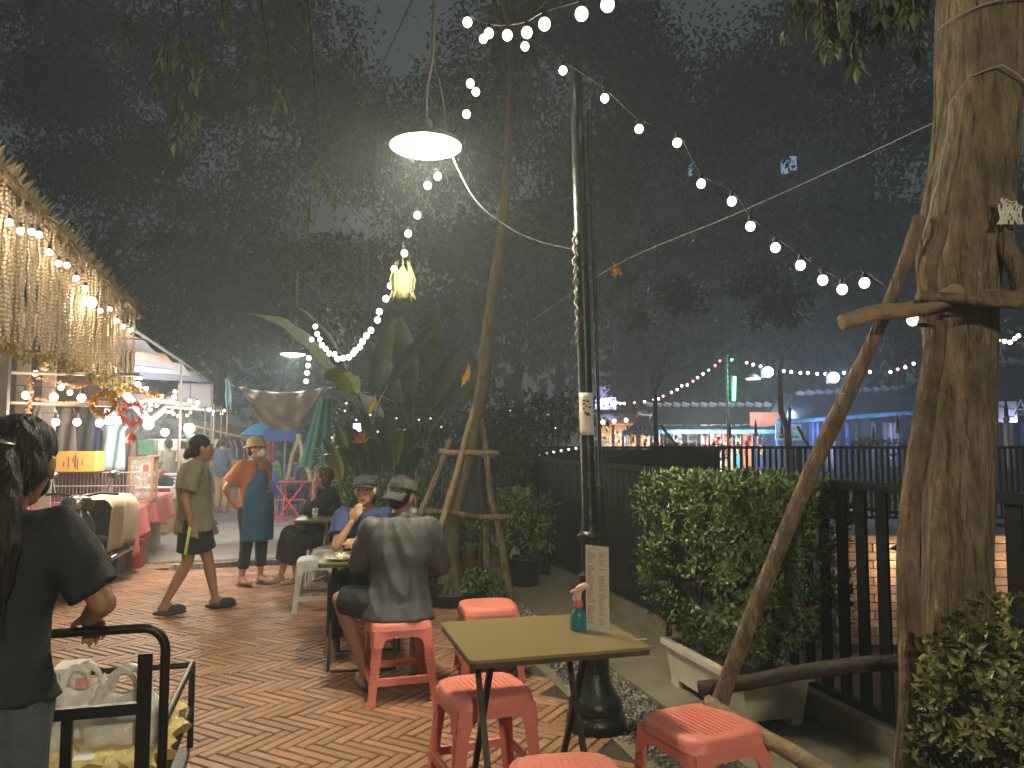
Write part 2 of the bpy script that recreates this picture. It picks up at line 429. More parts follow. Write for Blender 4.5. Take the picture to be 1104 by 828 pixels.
def torso(mb, P, C, N, xl, xu, g=0.0, w=1.0, top=True, low=-.07, lowr=None):
    """loft of ellipses from pelvis to neck; g = how far cloth stands off"""
    P, C, N = V(P), V(C), V(N); sec = []
    def e(c, xd, rx, ry, ax):
        xd = V(xd).normalized(); ax = V(ax).normalized(); f = ax.cross(xd).normalized()
        sec.append([V(c) + xd*(rx*w+g)*math.cos(a) + f*(ry*w+g)*math.sin(a) for a in [2*math.pi*k/24 for k in range(24)]])
    ax = (C-P).normalized(); ax2 = (N-C).normalized()
    lr = lowr or (.155,.115)
    e(P + ax*low, xl, lr[0], lr[1], ax); e(P, xl, .163, .118, ax)
    e(P.lerp(C,.33), xl, .148, .112, ax); e(P.lerp(C,.66), V(xl).lerp(V(xu),.6), .142, .108, ax); e(C, xu, .160, .115, ax+ax2)
    e(C.lerp(N,.45), xu, .168, .112, ax2); e(C.lerp(N,.8), xu, .145, .090, ax2)
    if top: e(N, xu, .075, .068, ax2); e(N + ax2*.03, xu, .052, .052, ax2)
    else: e(N - ax2*.005, xu, .085, .075, ax2)
    mb.loft(sec)
def person(label, loc, rz, J, H, skin, cat='person', group=None, voxel=.0085, k=1.0, hands=None, feet=True, armr=1.0, legr=1.0):
    """J: joints P C N sL sR eL eR wL wR hL hR kL kR aL aR (person's own frame: x right, y forward)"""
    t = thing('person', label, cat, loc, group, rz)
    t['_'] = 1; del t['_']
    b = MB(); xl = V(J['hR'])-V(J['hL']); xu = V(J['sR'])-V(J['sL'])
    torso(b, J['P'], J['C'], J['N'], xl, xu, -.008, k)
    nb = V(J['N']); limb(b, nb - V((0,0,.02)), H(0,-.012,-.06), .054*k, .050*k)
    head_prims(b, H)
    for sd in 'LR':
        s_, e, w = V(J['s'+sd]), V(J['e'+sd]), V(J['w'+sd])
        b.sphere(s_, .058*k, 12, 8); limb(b, nb.lerp(s_, .4) - V((0,0,.03)), s_, .055*k, .052*k)
        limb(b, s_, e, .047*k*armr, .036*k*armr); limb(b, e, w, .038*k*armr, .024*k*armr)
        hd = (hands or {}).get(sd)
        if hd: hand(b, w, *hd[:3], **(hd[3] if len(hd) > 3 else {}))
        else: hand(b, w, (w-e), (1 if sd=='L' else -1,0,0), (0,1,0))
        h, kn, a = V(J['h'+sd]), V(J['k'+sd]), V(J['a'+sd])
        limb(b, h, kn, .082*k*legr, .052*k*legr); 
        calf = kn.lerp(a, .3); b.tube([kn, calf, a], [.050*k*legr, .052*k*legr, .031*k], 12); b.sphere(a, .033*k, 10, 8); b.sphere(kn, .052*k*legr, 12, 8)
        if feet: foot(b, a, J.get('f'+sd, (0,1,0)), k*.95)
    link('body', remeshed(b, voxel), t); t.children[0].data.materials.append(M[skin])
    return t
def garment(t, name, m, fill, voxel=.010, folds=.006, fs=7.0, seed=1.0, smooth=2):
    g = MB(); fill(g); me = remeshed(g, voxel, folds, fs, smooth, seed=seed); me.materials.append(M[m] if isinstance(m, str) else m)
    return link(name, me, t)
def tee(t, J, m, name='shirt', g=.016, slv=.62, k=1.0, low=-.10, folds=.007, w=1.0, seed=1.0, lowr=None, sr=1.0):
    def fill(b):
        torso(b, J['P'], J['C'], J['N'], V(J['hR'])-V(J['hL']), V(J['sR'])-V(J['sL']), g, k*w, False, low, lowr)
        for sd in 'LR':
            s_, e = V(J['s'+sd]), V(J['e'+sd]); en = s_.lerp(e, min(1, slv))
            limb(b, V(J['N']).lerp(s_, .45) - V((0,0,.03)), s_, .062*k+g*.5, .062*k+g*.5)
            limb(b, s_, en, .060*k*sr+g*.6, .054*k*sr+g*.8, caps=(1, 0 if slv < 1 else 1))
            if slv > 1:
                w_ = V(J['w'+sd]); limb(b, e, e.lerp(w_, slv-1), .052*k*sr+g*.4, .042*k*sr+g*.4, caps=(1,0))
    return garment(t, name, m, fill, folds=folds, seed=seed)
def legs(t, J, m, name, frac, g=.014, k=1.0, flare=1.0, folds=.006, seed=3.0, top=.05):
    """frac <=1 down the thigh, up to 2 down the shin"""
    def fill(b):
        P = V(J['P']); ax = (V(J['C'])-P).normalized(); xl = (V(J['hR'])-V(J['hL'])).normalized(); f = ax.cross(xl)
        for c, r in ((P - ax*.02, (.166,.122,.10)), (P + ax*top, (.155,.115,.06))):
            b.sphere(c, (r[0]*k+g, r[1]*k+g, r[2]), 20, 10, (xl, f, ax))
        for sd in 'LR':
            h, kn, a = V(J['h'+sd]), V(J['k'+sd]), V(J['a'+sd])
            en = h.lerp(kn, min(1, frac))
            r1 = (.095 + (.056-.095)*min(1,frac))*k*flare
            limb(b, h, en, .092*k+g, r1+g, 14, (1, 0 if frac < 1 else 1))
            if frac > 1: limb(b, kn, kn.lerp(a, frac-1), .060*k*(1+flare)/2+g, .046*k*flare+g, 14, (1,0))
    return garment(t, name, m, fill, folds=folds, seed=seed)
def hair_shell(t, H, m='hair', prims=(), name='hair', voxel=.007, folds=.003):
    def fill(b):
        H.ell(b, (0,-.020,.045), (.084,.100,.084), 20, 14)
        H.ell(b, (0,-.050,.000), (.076,.070,.085), 18, 12)
        for p, r in prims: H.ell(b, p, r)
    return garment(t, name, m, fill, voxel, folds, 22)
def cap_part(t, H, m='cap', back=False, name='cap'):
    sg = -1 if back else 1
    def fill(b):
        H.ell(b, (0,-.012,.055), (.092,.110,.080), 22, 14)
    g = MB(); ps = []
    # dome cut at the band line, band, brim
    rings = []
    for q in range(9):
        a = math.pi/2*q/8; rr = math.cos(a)**.75; zz = .082*math.sin(a)
        rings.append([H((.090*rr+.001)*math.cos(f_), -.010+(.108*rr+.001)*math.sin(f_), .034+zz + (.014*sg*math.sin(f_) if q == 0 else .006*sg*math.sin(f_)*rr)) for f_ in [2*math.pi*i/28 for i in range(28)]])
    g.loft(rings)
    c = MB(); c.smooth = True
    o = link(name, g.mesh('cap', M[m]), t)
    def br(u, v):
        a = (u-.5)*2.1; x = .086*math.sin(a); y = .094*math.cos(a); ex = v*(.068*math.cos(a*.72))
        return H(x*(1+.1*v), sg*(y + ex) - .010, (.044 if sg > 0 else .020) - (.014 if sg > 0 else .055)*v - .016*(x/.086)**2)
    c.grid(br, 14, 5, .004); c.build('brim', M[m], o)
    if back:
        s_ = MB(); s_.tube([H(x_, .088, .040-.0) for x_ in (-.04,-.02,0,.02,.04)], .004, 6); s_.build('strap', M[m], o)
    return o

def J_stand(h=1.62, **kw):
    q = h/1.65
    d = dict(P=(0,0,.90), C=(0,-.01,1.18), N=(0,-.01,1.385), sL=(-.165,-.01,1.33), sR=(.165,-.01,1.33), eL=(-.21,-.02,1.06), eR=(.21,-.02,1.06),
             wL=(-.22,.04,.83), wR=(.22,.04,.83), hL=(-.085,0,.86), hR=(.085,0,.86), kL=(-.09,.01,.46), kR=(.09,.01,.46), aL=(-.09,-.03,.085), aR=(.09,-.03,.085))
    d = {a: tuple(c*q for c in b) for a, b in d.items()}
    d.update(kw); return d

# 1 foreground woman pushing the trolley
base = V((-1.515, 2.28, 0)); rz = R(6)
def loc_of(p, base=base, rz=rz):
    return Matrix.Rotation(-rz, 3, 'Z') @ (V(p) - base)
hw = loc_of((-1.352, 2.50, .985)); he = loc_of((-1.20, 2.30, 1.075))
J = J_stand(1.60, P=(0,-.03,.86), C=(0,0,1.14), N=(0,.02,1.335), sL=(-.175,0,1.28), sR=(.175,0,1.28), eL=(-.22,.10,1.02), wL=(-.16,.36,.95), eR=tuple(he), wR=tuple(hw),
            hL=(-.09,-.03,.83), hR=(.09,-.03,.83), kL=(-.09,.10,.45), kR=(.10,-.06,.44), aL=(-.09,.06,.085), aR=(.10,-.22,.09))
H = Head((.035,.055,1.478), yaw=R(-8), pitch=R(-8), k=1.13)
hd = {'R': (loc_of(base + V((0,.9,-.35))), (0,0,-1), (-1,.2,0), dict(curls=[.75,.7,.7,.65])), 'L': ((.2,1,-.2), (0,0,-1), (1,0,0), dict(curl=.6))}
hd['R'] = (V((-.10,.9,-.42)), V((0,-.3,-1)), V((-1,0,0)), dict(curls=[.62,.66,.7,.72]))
pw = person('woman in black t-shirt with long dark ponytail, seen from behind pushing the trolley', base, rz, J, H, 'skin', voxel=.0062, hands=hd)
tee(pw, J, 'tblack', g=.022, slv=.84, folds=.013, low=-.045, w=1.04, lowr=(.180,.140), sr=1.06, seed=4)
legs(pw, J, 'jeans', 'jeans', 1.95, g=.016, flare=1.1, folds=.007)
def fl(b):
    H.ell(b, (0,-.020,.048), (.088,.104,.084), 22, 14); H.ell(b, (0,-.055,-.005), (.082,.068,.09), 18, 12)
    pts = [H(.0,-.10,.03), H(.01,-.145,-.02), H(.022,-.160,-.11), H(.03,-.160,-.22), H(.03,-.155,-.31), H(.025,-.15,-.39)]
    b.tube(pts, [.030,.040,.050,.046,.034,.012], 14)
    H.ell(b, (0,-.118,.030), (.036,.030,.036))
garment(pw, 'hair', 'hair', fl, .007, .006, 24)
sr_ = MB()
for q in range(26):                      # loose strands give the hair a broken outline
    a = random.uniform(-.9,.9); z0 = random.uniform(.0,.1)
    p0 = H(.085*math.sin(a), -.02-.08*math.cos(a), z0); d = H(.1*math.sin(a), -.14, -.05-random.random()*.2) - H(0,0,0)
    sr_.tube([p0, p0 + d*.35 + rv(.012), p0 + d*.8 + rv(.02)], [.0016,.0013,.0006], 4)
for q in range(30):
    x0 = random.uniform(-.04,.02)
    sr_.tube([H(x0+.03,-.15,-.05), H(x0+.04,-.20+random.uniform(0,.03),-.16), H(x0+.04+random.uniform(-.04,.03),-.18,-.34-random.random()*.1)], [.003,.003,.0008], 4)
sr_.build('loose_hair', M['hair'], pw)
mk = MB(); H.ell(mk, (0,.055,-.045), (.060,.052,.050)); mk.build('face_mask', M['maskblack'], pw)
cl = MB()
cl.tube([H(-.03,-.14,.035), H(0,-.155,.04), H(.03,-.14,.035)], .007, 6); cl.build('hair_clip', M['tin'], pw)

# 2 standing man in olive tee
J = J_stand(1.60, P=(0,0,.86), C=(0,-.02,1.13), N=(0,.0,1.345), sL=(-.17,-.01,1.29), sR=(.17,-.01,1.29), hL=(-.09,0,.83), hR=(.09,0,.83),
    kR=(.10,-.04,.46), aR=(.12,-.22,.105), kL=(-.10,.12,.45), aL=(-.11,.19,.095), eR=(.215,-.07,1.03), wR=(.21,-.01,.80), eL=(-.21,.02,1.03), wL=(-.2,.12,.80))
H = Head((0,.045,1.475), yaw=R(-8), pitch=R(2), k=1.02)
pm = person('man in olive grey t-shirt and black shorts striding beside the apron woman', (-2.90,7.1,0), R(-72), J, H, 'skin')
tee(pm, J, 'tolive', g=.030, slv=.72, folds=.008, low=-.13, w=1.05, lowr=(.185,.150), sr=1.2, seed=7)
sh = legs(pm, J, 'tblack', 'shorts', .78, g=.030, flare=1.2, folds=.007, seed=5)
n = MB(); hR, kR = V(J['hR']), V(J['kR'])
a0 = hR.lerp(kR,.05) + V((.133,-.012,0)); a1 = hR.lerp(kR,.76) + V((.122,-.02,0)); n.obox((a0+a1)/2, (.004,0,0), (0,.012,0), (a1-a0)/2); n.build('stripe', M['neon'], sh)
hair_shell(pm, H, prims=[((0,-.125,-.055),(.036,.034,.040)), ((0,-.10,-.03),(.05,.05,.05))])
face_parts(pm, H)
for sd in 'LR':
    c = MB(); a = V(J['a'+sd]); c.sphere(a + V((0,.100,-.045)), (.052,.085,.048), 14, 8); c.sphere(a + V((0,.05,-.070)), (.052,.145,.030), 14, 8); c.build('clog', M['shoe'], pm)

# 3 woman in apron
J = J_stand(1.58, sR=(.16,-.02,1.27), sL=(-.16,-.02,1.27), eR=(.26,-.14,1.03), wR=(.12,-.20,.88), eL=(-.25,-.14,1.03), wL=(-.1,-.20,.86), aL=(-.11,-.0,.09), aR=(.10,-.05,.09), kL=(-.10,.02,.45))
H = Head((0,.03,1.46), yaw=R(-12), pitch=R(4), k=1.0)
pa = person('woman in orange t-shirt, long blue apron, tan hat and mask, hands behind her back', (-2.80,8.42,0), R(-122), J, H, 'skin2')
tee(pa, J, 'torange', g=.022, slv=.70, folds=.006, low=-.08, sr=1.15)
legs(pa, J, 'tblack', 'trousers', 1.72, g=.010, flare=1.05)
def ap(u, v):
    z = 1.24 - v*.76; hw_ = .085 + .10*min(1, v*2.6); a = (u-.5)*2.0
    y = .150 + (.025 if v > .35 else .025*v/.35) + .012*math.sin(u*9+v*3)*v
    return V((hw_*a*1.05*(1+.1*v), y - .11*(abs(a)**2.2) + .012, z))
g = MB(); g.grid(ap, 16, 24, .004); apo = g.build('apron', M['apron'], None); apo.parent = pa
g = MB()
for sx in (-1,1): g.tube([(sx*.085,.160,1.23), (sx*.080,.125,1.32), (sx*.065,.04,1.375), (sx*.04,-.05,1.36)], .008, 6)
g.tube([(-.18,.08,.98), (-.1,.172,.985), (0,.192,.985), (.1,.172,.985), (.18,.08,.98)], .005, 6); x = g.build('apron_strap', M['apron'], None); x.parent = pa
g = MB()                                     # the faded print on the bib
for r_, zz in ((.022,1.10),(.03,1.075),(.03,1.05)):
    g.tube([(-.05+r_*math.cos(a), .202, zz+r_*.8*math.sin(a)) for a in [k*.6 for k in range(11)]], .0035, 5)
for k_, zz in enumerate((1.015,.999)): g.obox((-.05,.203,zz), (.045,0,0), (0,.003,0), (0,0,.004))
x = g.build('print', mat('faded apron print', (.42,.25,.28), .8), None); x.parent = pa
hair_shell(pa, H, prims=[])
face_parts(pa, H, False)
g = MB(); H.ell(g, (0,.062,-.045), (.058,.054,.050)); g.build('face_mask', M['mask'], pa)
g = MB(); rings = []
for q, (rr, zz) in enumerate(((.135,.022),(.118,.034),(.098,.045),(.092,.085),(.082,.118),(.05,.135),(.002,.14))):
    rings.append([H(rr*.93*math.cos(f_), -.012+rr*1.08*math.sin(f_), zz+.008*math.sin(3*f_)*(q==0)) for f_ in [2*math.pi*i/24 for i in range(24)]])
g.loft(rings); g.build('bucket_hat', M['hat'], pa)
for sd in 'LR':
    g = MB(); a = V(J['a'+sd]); g.sphere(a + V((0,.05,-.079)), (.046,.135,.012), 12, 6)
    g.tube([a + V((-.04,.06,-.06)), a + V((0,.13,-.03)), a + V((.04,.06,-.06))], .007, 6); g.build('flip_flop', M['shoe'], pa)

# 4 seated woman in black far table
def J_seat(z=.47, **kw):
    d = dict(P=(0,0,z+.09), C=(0,.03,z+.36), N=(0,.05,z+.565), sL=(-.165,.05,z+.51), sR=(.165,.05,z+.51), eL=(-.2,.16,z+.26), eR=(.2,.16,z+.26),
             wL=(-.12,.36,z+.29), wR=(.12,.36,z+.29), hL=(-.09,.0,z+.07), hR=(.09,.0,z+.07), kL=(-.12,.40,z+.05), kR=(.12,.40,z+.05), aL=(-.12,.40,.09), aR=(.12,.40,.09))
    d.update(kw); return d
J = J_seat(.46, kR=(.05,.42,.52), kL=(-.08,.42,.50), aR=(.12,.50,.09), aL=(-.05,.40,.09), eL=(-.13,.26,.80), wL=(-.03,.20,1.01), eR=(.22,.16,.76), wR=(.12,.36,.62))
H = Head((0,.10,1.135), yaw=R(8), pitch=R(-4), k=.97)
ps = person('seated woman in black dress with reddish hair, chin on hand, at the back grey table', (-2.02,8.62,0), R(128), J, H, 'skin2', k=.96, hands={'L': ((.05,.1,1),(0,-1,.0),(-.5,-1,0),dict(curl=.55))})
tee(ps, J, 'tblack', name='dress_top', g=.024, slv=1.35, folds=.008, sr=1.15)
legs(ps, J, 'tblack', 'skirt', 1.62, g=.045, flare=1.35, folds=.012)
hair_shell(ps, H, 'hairbr', prims=[((0,-.05,.03),(.105,.095,.095)), ((-.06,-.03,-.03),(.045,.06,.07)), ((.06,-.03,-.03),(.045,.06,.07))], folds=.008)
face_parts(ps, H)

# 5 young woman with cap, facing us
J = J_seat(.47, C=(0,.06,.82), N=(0,.12,1.025), sL=(-.16,.12,.975), sR=(.16,.12,.975), eR=(.185,.27,.775), wR=(.075,.255,.955), eL=(-.2,.25,.76), wL=(-.02,.36,.80),
           kL=(-.13,.36,.54), kR=(.16,.34,.54), aL=(-.12,.30,.09), aR=(.19,.22,.09))
H = Head((-.01,.165,1.175), yaw=R(9), pitch=R(3), roll=R(5), k=1.0)
py = person('young woman in navy t-shirt and charcoal cap facing the camera, hand at her mouth', (-1.13,5.99,0), R(186), J, H, 'skin2', k=.95, voxel=.0068,
            hands={'R': ((-.42,.25,.88),(-.6,-.6,.35),(-.3,-1,.6),dict(curls=[.35,.5,.6,.7]))})
tee(py, J, 'tblue', g=.018, slv=.66, folds=.007, sr=1.15)
legs(py, J, 'tblack', 'trousers', 1.9, g=.012, flare=1.1)
hair_shell(py, H, prims=[((0,-.06,-.05),(.07,.05,.07))])
face_parts(py, H)
cap_part(py, H)

# 6 man with back to us
J = J_seat(.465, P=(0,0,.565), C=(0,.02,.85), N=(0,.05,1.065), sL=(-.168,.04,.995), sR=(.168,.04,.995), eL=(-.235,.16,.78), wL=(-.10,.36,.79), eR=(.245,.10,.765), wR=(.20,.34,.79),
           kL=(-.37,.20,.54), aL=(-.20,.10,.10), kR=(.16,.38,.52), aR=(.10,.36,.09), fL=(-.3,1,0))
H = Head((0.02,.105,1.195), yaw=R(40), pitch=R(-10), k=1.02)
pb = person('man in grey shirt and backwards cap sitting on a coral stool with his back turned', (-.70,4.86,0), R(9), J, H, 'skin', voxel=.007)
tee(pb, J, 'tgrey', g=.028, slv=1.02, folds=.016, low=-.11, w=1.03, lowr=(.19,.15), sr=1.15, seed=9)
legs(pb, J, 'tblack', 'shorts', .9, g=.022, flare=1.15, folds=.007)
hair_shell(pb, H, prims=[((0,-.06,-.03),(.07,.05,.06))], folds=.002)
cap_part(pb, H, back=True)
g = MB()
def co(u, v):
    a = u*2*math.pi; r_ = .074 + .012*v; return V((r_*math.cos(a)*1.05, .055 + r_*math.sin(a), 1.058 + .03*(1-v) + .012*math.sin(a)*-1))
g.grid(co, 20, 3, .004); x = g.build('collar', M['tgrey'], None); x.parent = pb
g = MB(); H.ell(g, (.052,.045,-.085), (.022,.036,.026)); g.build('face_mask', M['mask'], pb)
g = MB(); g.tube([H(.072,.05,-.07), H(.083,.02,-.01), H(.080,-.018,.0), H(.078,-.02,-.035)], .0022, 5); g.build('mask_loop', M['mask'], pb)
for sd in 'LR':
    g = MB(); a = V(J['a'+sd]); f = V(J.get('f'+sd, (0,1,0))).normalized(); x_ = f.cross(V((0,0,1)))
    g.sphere(a + f*.06 + V((0,0,-.06)), (.048,.145,.036), 12, 8, (x_, f, V((0,0,1)))); g.build('shoe', mat('grey canvas shoe', (.25,.25,.24), .8), pb)

# background people: own poses, few pixels each
def bgperson(label, loc, rz, shirt, sit=False, hair='hair', hatm=None, lower='tblack', group='distant customers and vendors'):
    J = J_seat(.45) if sit else J_stand(random.uniform(1.52,1.66))
    if not sit: J['wR'] = (.18,.22,.98); J['eR'] = (.23,.02,1.05)
    H = Head((V(J['N']) + V((0,.035,.135))), yaw=R(random.uniform(-15,15)))
    p = person(label, loc, rz, J, H, 'skin', voxel=.014, group=group)
    def fill(b): pass
    tee(p, J, shirt, g=.026, slv=.7, folds=.006, sr=1.15); legs(p, J, lower, 'trousers', 1.85, g=.016)
    hair_shell(p, H, hair, voxel=.012)
    if hatm:
        g = MB(); g.loft([[H(rr*math.cos(f_), rr*math.sin(f_)-.01, zz) for f_ in [2*math.pi*i/16 for i in range(16)]] for rr, zz in ((.15,.03),(.10,.05),(.085,.12),(.01,.135))]); g.build('sun_hat', M[hatm], p)
    return p
# ------------------------------------------------------------------ the setting
g = MB(); g.box((0, 36, -.06), (100, 90, .02)); tag(g.build('ground', M['ground']), kind='structure')
# brick lane: herringbone of long thin clay pavers, every brick modelled
W_, N_ = .066, 5
e1 = (S + U).normalized(); e2 = (S - U).normalized()
g = MB(); h = W_*.5
def brick(cx, cy, lx, ly):
    gap = .0065
    x0, x1, y0, y1 = cx+gap, cx+lx-gap, cy+gap, cy+ly-gap
    m = e1*((x0+x1)/2) + e2*((y0+y1)/2); s = m.dot(S); t = m.dot(U)
    if not (-3.6 < s < 1.56 and .9 < t < 10.75): return
    z = random.uniform(-.0012,.0012); tx = random.uniform(-.0012,.0012); ty = random.uniform(-.001,.001); c = .004
    def P(x, y, zz): q = e1*x + e2*y; return (q.x, q.y, zz)
    top = [P(x0+c,y0+c,z-tx-ty), P(x1-c,y0+c,z+tx-ty), P(x1-c,y1-c,z+tx+ty), P(x0+c,y1-c,z-tx+ty)]
    bot = [P(x0,y0,z-.005), P(x1,y0,z-.005), P(x1,y1,z-.005), P(x0,y1,z-.005)]; low = [P(x0,y0,-.02), P(x1,y0,-.02), P(x1,y1,-.02), P(x0,y1,-.02)]
    g.add(top+bot+low, [(3,2,1,0)] + [(i,(i+1)%4,4+(i+1)%4,4+i) for i in range(4)] + [(4+i,4+(i+1)%4,8+(i+1)%4,8+i) for i in range(4)], False)
rng = int(14/W_)
for k in range(-rng, rng):
    for m_ in range(-int(rng/3), int(rng/3)):
        x = k + 2*N_*m_
        if abs(x)*W_ < 14:
            brick(x*W_, k*W_, N_*W_, W_)
        y = k - 2*N_ + 1 + 2*N_*m_
        if abs(y)*W_ < 14: brick(k*W_, y*W_, W_, N_*W_)
tag(g.build('brick_path', M['brick']), kind='structure')
def sheet(name, s0, s1, t0, t1, z, m, th=.03, kind='structure', wob=0):
    g = MB(); c = st((s0+s1)/2, (t0+t1)/2, z-th/2); g.obox(c, S*(s1-s0)/2, U*(t1-t0)/2, (0,0,th/2)); return tag(g.build(name, M[m]), kind=kind)
sheet('path_mortar', -3.62, 1.60, -6, 10.8, -.006, 'mortar')
sheet('far_paving', -9, 3, 10.86, 42, -.002, 'paving')
sheet('drain_kerb', -3.6, 1.6, 10.74, 10.86, .004, 'concrete')
sheet('path_kerb', 1.60, 1.68, -6, 10.8, .004, 'concrete')
sheet('concrete_strip', 2.06, 2.84, -6, 9.2, .022, 'concrete', .06)
sheet('gravel_bed', 1.68, 2.06, -6, 9.0, -.012, 'gravelbed')
sheet('planting_bed', .95, 1.58, 9.0, 10.7, .03, 'soil', .05)
sheet('planting_bed', .2, 3.0, 10.9, 30, .03, 'soil', .05)
sheet('stall_floor', -14, -3.62, -6, 42, -.01, 'paving')
g = MB()                                      # wet drain patch across the lane
for cs, ct, rs, rt in ((-.55,10.35,.85,.22),(.35,10.45,.6,.17),(-1.25,10.2,.35,.12)):
    g.add([st(cs + rs*math.cos(a)*(1+.18*math.sin(3*a+cs)), ct + rt*math.sin(a)*(1+.2*math.sin(5*a)), .0065 + cs*.0004) for a in [2*math.pi*k/28 for k in range(28)]], [tuple(range(28))])
tag(g.build('puddle', M['water']), kind='structure')
g = MB()
for i in range(6500):
    t = random.uniform(2.2, 8.9)**1.0; s = random.uniform(1.66, 2.10); r_ = random.uniform(.005,.013)
    c = st(s, t, -.008 + r_*.6 + random.uniform(0,.01)); A = Matrix.Rotation(random.uniform(0,6), 3, rv().normalized())
    ax = (A@V((1,0,0)), A@V((0,1,0)), A@V((0,0,1)))
    q = [c + ax[0]*r_*1.3, c - ax[0]*r_*1.2, c + ax[1]*r_, c - ax[1]*r_, c + ax[2]*r_*.7, c - ax[2]*r_*.7]
    g.add(q, [(0,2,4),(2,1,4),(1,3,4),(3,0,4),(2,0,5),(1,2,5),(3,1,5),(0,3,5)], False)
tag(g.build('gravel', M['gravel']), 'grey gravel strip beside the brick lane', 'gravel', kind='stuff')
g = MB()
for i in range(900):                          # fallen leaves, grit on the lane edge and bed
    p = st(random.choice([random.uniform(1.5,2.8), random.gauss(1.6,.12)]), random.uniform(2.4,9), .006)
    if random.random() < .5: p = st(random.uniform(2.1,2.8), random.uniform(2.4,9), .026)
    a = random.uniform(0,6.28); g.leaf(p, V((math.cos(a), math.sin(a), .15)), V((0,0,1)), random.uniform(.012,.04), random.uniform(.008,.018), .15)
tag(g.build('leaf_litter', M['leafyel']), 'small dry leaves scattered over the concrete and gravel edge', 'litter', kind='stuff')

# ------------------------------------------------------------------ plastic stools
def make_stool(mats, label, cat, loc, rz, group=None):
    t = thing('plastic_stool', label, cat, loc, group, 0); t.rotation_euler = (0,0,rz)
    def sq(a, z, p=.38, sc=0, n=56, dz=0):
        out = []
        for i in range(n):
            th = 2*math.pi*i/n; c, s_ = math.cos(th), math.sin(th)
            x = math.copysign(abs(c)**p, c); y = math.copysign(abs(s_)**p, s_); k = a*(1 + sc*math.cos(14*th*2))
            out.append(V((x*k, y*k, z)))
        return out
    b = MB()
    b.loft([sq(.188,.420,.36), sq(.184,.438,.40,.008), sq(.182,.455,.46,.014), sq(.174,.4635,.52,.008), sq(.160,.466,.58), sq(.10,.4635,.62), sq(.03,.463,.8)], True)
    for k in range(-5,6):                    # moulded ribs of the seat
        L_ = .125 if abs(k) < 4 else .09
        b.obox((k*.024, 0, .4645), (.0035,0,0), (0,L_,0), (0,0,.0022))
    b.build('seat', mats, t)
    for q in range(4):                       # arched skirt panels
        a = q*math.pi/2; ax = V((math.cos(a), math.sin(a), 0)); nn = V((-math.sin(a), math.cos(a), 0))
        up = (V((0,0,1)) - nn*.12).normalized()
        pts = [(-.172,.0),(-.172,-.10),(-.125,-.10)] + [(-.118*math.cos(x)**.45 if math.cos(x) > 0 else 0, -.045-.055*(1-math.sin(x)**.6)) for x in [math.pi/2*j/6 for j in range(1,6)]]
        pts += [(-x, y) for x, y in pts[::-1]]
        p = MB(); p.poly(pts, nn*.176 + V((0,0,.425)), ax, up, .005); p.build('skirt', mats, t)
    for sx, sy in ((1,1),(-1,1),(-1,-1),(1,-1)):
        l = MB()
        def ring(z):
            k = .172 + (.42-z)*.088; w_ = .060 - (.42-z)*.045; th = .006
            q = [(k,k),(k-w_,k),(k-w_,k-th),(k-th,k-th),(k-th,k-w_),(k,k-w_)]
            return [V((sx*x, sy*y, z)) for x, y in q]
        rs = [ring(z) for z in (.425,.30,.2,.1,.02)]; l.loft(rs, True, smooth=False)
        k = .172 + .40*.088
        l.obox((sx*(k-.018), sy*(k-.018), .010), (.026,0,0), (0,.026,0), (0,0,.010))
        for j in range(13):                   # fine moulded ridges down the corner
            z = .05 + j*.028; kk = .172+(.42-z)*.088; w2 = .05-(.42-z)*.045
            l.obox((sx*(kk+.0012), sy*(kk-w2/2), z), (.0012,0,0), (0,w2/2,0), (0,0,.004)); l.obox((sx*(kk-w2/2), sy*(kk+.0012), z), (w2/2,0,0), (0,.0012,0), (0,0,.004))
        l.build('leg', mats, t)
    for q in range(4):
        a = q*math.pi/2; ax = V((math.cos(a), math.sin(a), 0)); nn = V((-math.sin(a), math.cos(a), 0)); k = .172+(.42-.13)*.088
        x = MB(); x.obox(nn*(k-.004)+V((0,0,.128)), ax*(k-.03), nn*.003, (0,0,.019)); x.obox(nn*(k-.012)+V((0,0,.148)), ax*(k-.03), nn*.010, (0,0,.003)); x.build('stretcher', mats, t)
    return t
GS = 'coral plastic stools around the folding tables'
s1 = make_stool(M['coral'], 'coral stool the man in the grey shirt sits on', 'stool', (-.70,4.86,0), R(17), GS)
dup(s1, 'coral stool under the young woman in the cap', (-1.13,5.93,0), R(-12))
dup(s1, 'coral stool at the far side of the empty table, in front of the mid tree', (-.16,5.25,0), R(12))
dup(s1, 'coral stool pushed under the left half of the empty table', (-.125,3.52,0), R(21))
dup(s1, 'coral stool at the very bottom of the photo, only its seat showing', (.185,2.60,0), R(8))
dup(s1, 'coral stool on the right beside the tree props and gravel', (.735,3.08,0), R(26))
w1 = make_stool(M['white_pl'], 'white plastic stool between the two occupied tables', 'stool', (-1.80,7.25,0), R(10), 'white plastic stools')
w2 = dup(w1, 'white plastic stool under the seated woman in black', (-2.02,8.60,0), R(30))
w3 = dup(w1, 'white plastic stool half hidden under the back grey table', (-1.80,7.92,0), R(-14))

